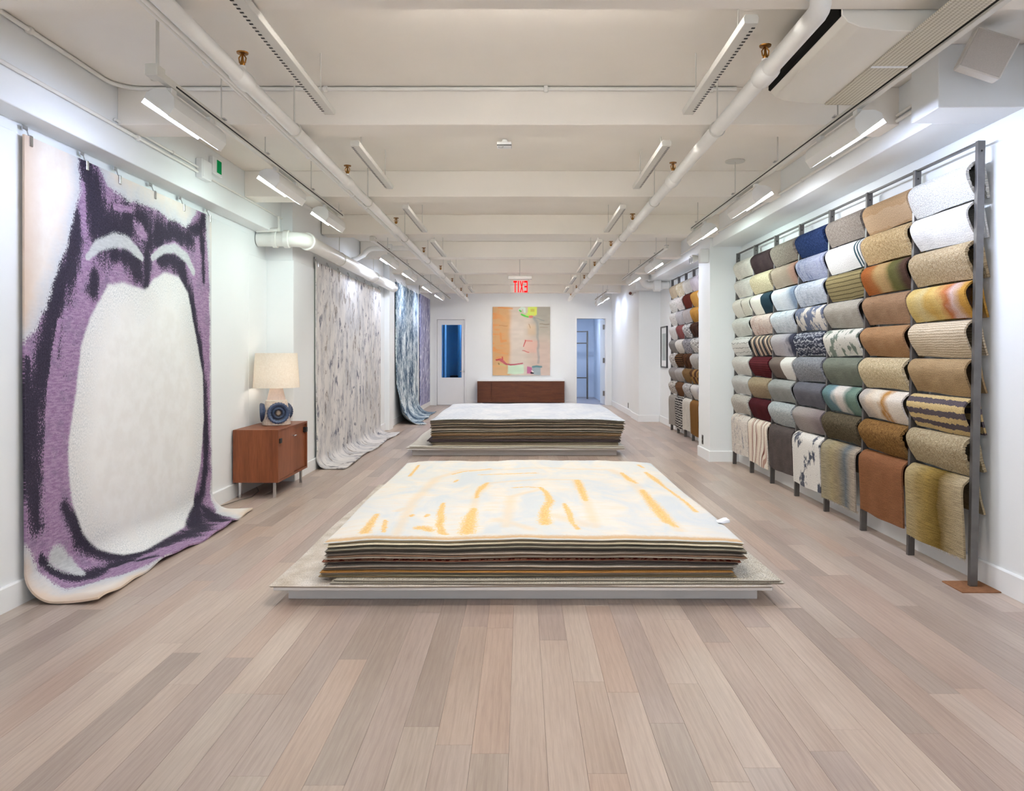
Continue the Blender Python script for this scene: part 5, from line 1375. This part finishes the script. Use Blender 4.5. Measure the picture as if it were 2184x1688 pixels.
# columns from the pillar toward the camera; rows from the top
T1 = [
 [('ivory cream plush', 'P', [(244, 240, 226)]), ('off-white plush', 'P', [(238, 236, 226)]), ('cream carved-line', 'H', [(0.0, (238, 235, 222)), (0.46, (158, 154, 138)), (0.49, (232, 228, 212))], dict(warp=0.9, wsc=2.5)), ('pale sage plush', 'P', [(226, 230, 222)]), ('white relief patterned', 'V', [(0.0, (232, 232, 226)), (0.62, (232, 232, 226)), (0.64, (176, 176, 172)), (0.78, (232, 232, 226))], dict(freq=17, warp=1.2, wsc=13)), ('pale greige plush', 'P', [(222, 220, 212)]), ('light grey plush', 'P', [(206, 206, 202)]), ('pale beige textured', 'S', [(222, 216, 206), (190, 182, 172)]), ('long grey-pink mottled', 'M', [(150, 156, 170), (226, 214, 204), (232, 224, 214), (206, 178, 164)])],
 [('dark plum plush', 'P', [(84, 66, 68), (66, 52, 56)]), ('pale yellow shag', 'S', [(240, 224, 188), (214, 194, 152)]), ('cream with dark teal patch', 'H', [(0.0, (238, 232, 220)), (0.52, (44, 68, 82))], dict(warp=0.35, wsc=3)), ('blush pink plush', 'M', [(206, 166, 150), (226, 206, 196), (220, 196, 184)]), ('black and orange swirl', 'W', [(36, 44, 56), (196, 186, 176), (52, 62, 74), (190, 120, 76), (120, 110, 104), (226, 206, 180)], dict(freq=1.7, dist=5.5, sc=(1.2, 0.45))), ('burgundy ribbed', 'R', [(112, 42, 48), (60, 22, 30)], dict(freq=38)), ('tan shag', 'S', [(206, 184, 150), (168, 144, 110)]), ('deep burgundy plush', 'P', [(96, 36, 42), (78, 28, 36)]), ('long cream wood-grain swirl', 'W', [(238, 222, 204), (240, 228, 212), (206, 160, 142), (238, 222, 204), (150, 96, 84), (238, 226, 210)], dict(freq=1.1, dist=11.0, sc=(1, 0.8)))],
 [('taupe shag', 'S', [(182, 168, 154), (142, 128, 116)]), ('tan carved plush', 'U', [(176, 156, 138), (182, 162, 144), (178, 158, 140), (190, 150, 130)]), ('pale blue-white washed', 'U', [(206, 212, 222), (216, 220, 226), (210, 216, 226), (146, 166, 196)]), ('pale blue-grey plush', 'M', [(196, 206, 218), (214, 220, 226), (178, 190, 206)]), ('mauve grey with ink blotch', 'U', [(196, 188, 192), (192, 184, 188), (186, 180, 188), (70, 72, 92)], dict(warp=0.7, wsc=9)), ('brown and peach split', 'H', [(0.0, (132, 116, 108)), (0.56, (226, 222, 216))], dict(warp=0.3, wsc=4)), ('sage grey plush', 'P', [(172, 174, 170)]), ('pale blue-cream shag', 'S', [(208, 214, 214), (168, 180, 186)]), ('long dark taupe plush', 'P', [(108, 96, 92), (92, 82, 80)])],
 [('navy blue shag', 'S', [(58, 82, 140), (34, 50, 96)]), ('periwinkle tie-dye', 'M', [(120, 132, 176), (190, 196, 222), (158, 166, 202)], dict(sc=(9, 3))), ('pale steel blue', 'M', [(172, 184, 204), (204, 212, 224), (184, 194, 210)]), ('slate and cream blotched', 'B', [(122, 132, 158), (222, 214, 204)], dict(sc=(6, 5))), ('slate zigzag tribal', 'V', [(0.0, (66, 70, 88)), (0.40, (190, 192, 200)), (0.62, (74, 78, 96)), (0.84, (168, 172, 182))], dict(freq=14, warp=1.6, wsc=16)), ('grey fur shag', 'S', [(176, 178, 184), (126, 128, 138)]), ('slate grey plush', 'P', [(122, 122, 132), (106, 106, 116)]), ('mauve taupe with dark spot', 'U', [(176, 166, 162), (172, 160, 156), (166, 154, 152), (150, 136, 136)], dict(spots=((60, 60, 84), 5, 5, 0.68))), ('long white and slate marbled', 'B', [(98, 102, 116), (232, 226, 218)], dict(sc=(4.5, 3.0), lo=0.24, hi=0.62))],
 [('taupe-grey deep plush', 'S', [(186, 172, 160), (154, 140, 128)]), ('white with teal end stripes', 'H', [(0.0, (232, 230, 228)), (0.82, (60, 92, 104)), (0.86, (232, 230, 228)), (0.90, (60, 92, 104)), (0.94, (226, 224, 222))], dict(warp=0.03)), ('olive corded', 'R', [(160, 144, 98), (74, 64, 40)], dict(freq=30)), ('greige plush', 'P', [(190, 182, 170), (168, 160, 148)]), ('white and sage mottled', 'B', [(138, 152, 138), (222, 218, 208)], dict(sc=(9, 7), lo=0.3, hi=0.62)), ('sage green plush', 'P', [(134, 140, 124), (120, 126, 112)]), ('teal and white banded', 'U', [(112, 146, 148), (120, 156, 168), (222, 212, 204), (214, 208, 200), (104, 134, 122), (124, 152, 136)], dict(warp=0.4)), ('olive brown shag', 'S', [(126, 112, 88), (84, 72, 54)]), ('long olive and blue striped', 'U', [(172, 158, 128), (176, 158, 118), (162, 146, 116), (112, 122, 128), (182, 166, 146)], dict(warp=0.15, streak=0.22))],
 [('orange-tan two-tone', 'V', [(0.0, (206, 166, 122)), (0.45, (216, 182, 142))], dict(freq=4.2, warp=0.6, wsc=4)), ('golden cream shag', 'S', [(232, 202, 150), (200, 160, 104)]), ('orange, tan and green banded', 'U', [(176, 96, 42), (186, 116, 60), (200, 164, 108), (198, 160, 106), (112, 110, 56), (110, 106, 60), (90, 64, 52)], dict(warp=0.16)), ('caramel carved plush', 'P', [(178, 140, 106), (162, 124, 92)]), ('caramel smooth plush', 'P', [(190, 146, 102), (176, 130, 88)]), ('cream-gold shag', 'S', [(234, 214, 172), (204, 178, 130)]), ('cream with orange river', 'U', [(198, 190, 180), (228, 210, 186), (232, 220, 202), (210, 148, 66), (234, 222, 206), (232, 220, 204)], dict(warp=0.5, wsc=7)), ('golden brown shag', 'S', [(176, 130, 70), (124, 84, 40)]), ('long rust flatweave', 'P', [(160, 106, 68), (150, 96, 60)])],
 [('ivory long shag', 'S', [(246, 243, 237), (236, 231, 222)]), ('white low plush', 'P', [(240, 238, 234), (228, 224, 220)]), ('beige shag', 'S', [(222, 198, 156), (184, 154, 108)]), ('yellow with orange-pink splash', 'U', [(222, 190, 110), (224, 200, 140), (218, 176, 86), (226, 190, 110), (206, 120, 66), (222, 190, 180), (206, 150, 60)], dict(warp=0.5, wsc=5)), ('beige ribbed', 'L', [(222, 204, 174), (180, 156, 124)], dict(freq=60)), ('tan plush', 'P', [(192, 160, 116), (172, 140, 98)]), ('yellow and plum-grey striped', 'V', [(0.0, (222, 192, 130)), (0.5, (104, 92, 98))], dict(freq=13.5, warp=0.5, wsc=26)), ('oatmeal shag', 'S', [(220, 200, 160), (178, 154, 112)]), ('long olive streaked', 'U', [(186, 164, 116), (172, 146, 86), (160, 130, 62), (120, 94, 36), (172, 150, 108), (190, 170, 134)], dict(warp=0.18, streak=0.22))],
]
ORDC = ORD
def rowname(r, n=9): return 'topmost' if r == 0 else ('lowest' if r == n - 1 else '%s from top' % ORD[r])
sd = 100
for ci, colm in enumerate(T1):
    k = 6 - ci                         # column 0 is next to the pillar (largest y)
    y0, y1 = YS1[k] + 0.022, YS1[k + 1] - 0.022
    for r_, ent in enumerate(colm):
        nm, kd, cs = ent[:3]; kw = dict(ent[3]) if len(ent) > 3 else {}
        sd += 1
        last = r_ == 8
        zt = TOPS1[r_]
        m = matfor('sample_%d' % sd, kd, cs, **kw)
        th = 0.018 if kd == 'S' else 0.012
        fl = random.Random(sd).uniform(0.44, 0.50) if last else 0.2125
        s_ = sample('%s rug sample, %s, %s column from the white pillar' % (nm, rowname(r_), ORD[ci]), m, y0, y1 - random.Random(sd * 3).uniform(0, 0.012), X1(zt), zt, fl, random.Random(sd).uniform(0.19, 0.225), th, sd, kd == 'S', 'folded samples on the large rack', last)
        if last and ci in (4, 6):
            mb = MB(); rf = random.Random(sd)
            xf = X1(zt) - 0.036
            for i in range(70):
                yy = y0 + 0.006 + (y1 - y0 - 0.02) * i / 70
                dz = rf.uniform(0.012, 0.026)
                mb.add([(xf - .003, yy, zt - fl + .004), (xf + .003, yy, zt - fl + .004), (xf + .003, yy + .005, zt - fl + .004), (xf - .003, yy + .005, zt - fl + .004), (xf + rf.uniform(-.004, .004), yy + rf.uniform(-.004, .008), zt - fl - dz)], [(0, 1, 4), (1, 2, 4), (2, 3, 4), (3, 0, 4), (3, 2, 1, 0)])
            f_ = mb.build('fringe', simple('fringe_cream', (222, 214, 198), 0.9), s_); f_['kind'] = 'stuff'

T2 = [
 [('tan plush', 'P', [(204, 180, 146)]), ('cream textured', 'X', [(220, 214, 202), (196, 188, 176)]), ('ivory textured', 'X', [(216, 210, 200), (198, 190, 180)]), ('pale grey cream', 'P', [(212, 206, 198)]), ('mid grey plush', 'P', [(150, 144, 138)]), ('white dotted', 'X', [(224, 218, 210), (140, 130, 122)]), ('grey plush', 'P', [(168, 160, 154)]), ('white spotted', 'X', [(222, 214, 204), (132, 120, 110)]), ('long grey wavy line', 'W', [(196, 188, 178), (196, 188, 178), (120, 110, 104)], dict(freq=7, dist=3.0))],
 [('cream and gold mottled', 'M', [(232, 222, 204), (206, 184, 142), (236, 228, 214)]), ('cream patterned', 'X', [(224, 214, 204), (200, 188, 178)]), ('light silver plush', 'P', [(196, 190, 188)]), ('rose red plush', 'P', [(152, 84, 80), (136, 70, 68)]), ('cream plush', 'P', [(222, 214, 202)]), ('brown and black striped', 'V', [(0.0, (124, 82, 44)), (0.5, (52, 36, 28))], dict(freq=30, warp=0.2)), ('light taupe plush', 'P', [(190, 182, 176)]), ('chestnut brown plush', 'P', [(120, 80, 52)]), ('long black and white zigzag', 'V', [(0.0, (206, 198, 188)), (0.5, (56, 50, 50))], dict(freq=24, warp=1.6, wsc=14))],
 [('cream flat plush', 'P', [(226, 220, 208)]), ('rust red carved', 'W', [(120, 48, 34), (132, 56, 40), (86, 32, 24)], dict(freq=6, dist=4)), ('pinkish grey plush', 'P', [(200, 190, 184)]), ('white dark-speckled', 'X', [(226, 222, 216), (90, 86, 90)]), ('grey speckled', 'X', [(180, 176, 176), (104, 100, 106)]), ('dark brown mottled', 'B', [(108, 66, 38), (72, 44, 28)]), ('gold-brown shag', 'S', [(166, 126, 76), (110, 78, 44)]), ('white-grey textured', 'X', [(214, 208, 202), (160, 154, 150)]), ('long cream plush', 'P', [(222, 212, 198)])],
 [('lavender pink plush', 'P', [(216, 204, 208)]), ('mustard with white corner', 'H', [(0.0, (204, 146, 60)), (0.72, (222, 206, 186))], dict(warp=0.1)), ('mustard orange plush', 'P', [(200, 142, 56), (182, 124, 44)]), ('espresso brown plush', 'B', [(84, 50, 34), (60, 36, 26)]), ('white crackled', 'X', [(216, 212, 204), (110, 100, 92)]), ('light stone plush', 'P', [(196, 190, 180)]), ('brown and mustard checked', 'G', [(0.0, (96, 60, 36)), (0.5, (172, 126, 64))], dict(freq=7)), ('white with grid end', 'U', [(214, 208, 200), (210, 204, 198), (196, 190, 186)]), ('long ochre lattice', 'W', [(150, 100, 46), (84, 52, 28), (158, 108, 52)], dict(freq=5, dist=3, sc=(1, 0.8)))],
 [('dusty pink plush', 'P', [(196, 172, 164)]), ('pink-grey plush', 'P', [(198, 180, 178)]), ('grey-mauve plush', 'P', [(176, 168, 174)]), ('grey heather', 'P', [(150, 142, 150)]), ('brown nap', 'P', [(92, 64, 50)]), ('violet grey plush', 'P', [(146, 138, 160)]), ('ochre plush', 'P', [(180, 138, 80)]), ('pale lilac', 'P', [(180, 172, 182)]), ('long lilac grey', 'P', [(178, 172, 176)])],
]
for ci, colm in enumerate(T2):
    y1, y0 = YS2[ci] - 0.018, YS2[ci + 1] + 0.018
    for r_, ent in enumerate(colm):
        nm, kd, cs = ent[:3]; kw = dict(ent[3]) if len(ent) > 3 else {}
        sd += 1
        last = r_ == 8; zt = TOPS2[r_]
        m = matfor('sample_%d' % sd, kd, cs, **kw)
        fl = random.Random(sd).uniform(0.50, 0.56) if last else 0.222
        sample('%s rug sample, %s, %s column from the framed print' % (nm, rowname(r_), ORD[ci]), m, y0, y1, X2(zt), zt, fl, 0.15, 0.012, sd, False, 'folded samples on the rack behind the pillar', last)

# felt pad under the nearest rack post
t = MB().cham(2.50, XR - 0.035, 4.26, 4.47, 0.0, 0.008, 0.003).build('felt_pad', simple('brown_felt', (138, 98, 70), 0.95, 0, 0.05, 0.12, 40, 0.4, 200), None)
tag(t, 'brown felt pad under the rack post closest to the camera', 'pad')
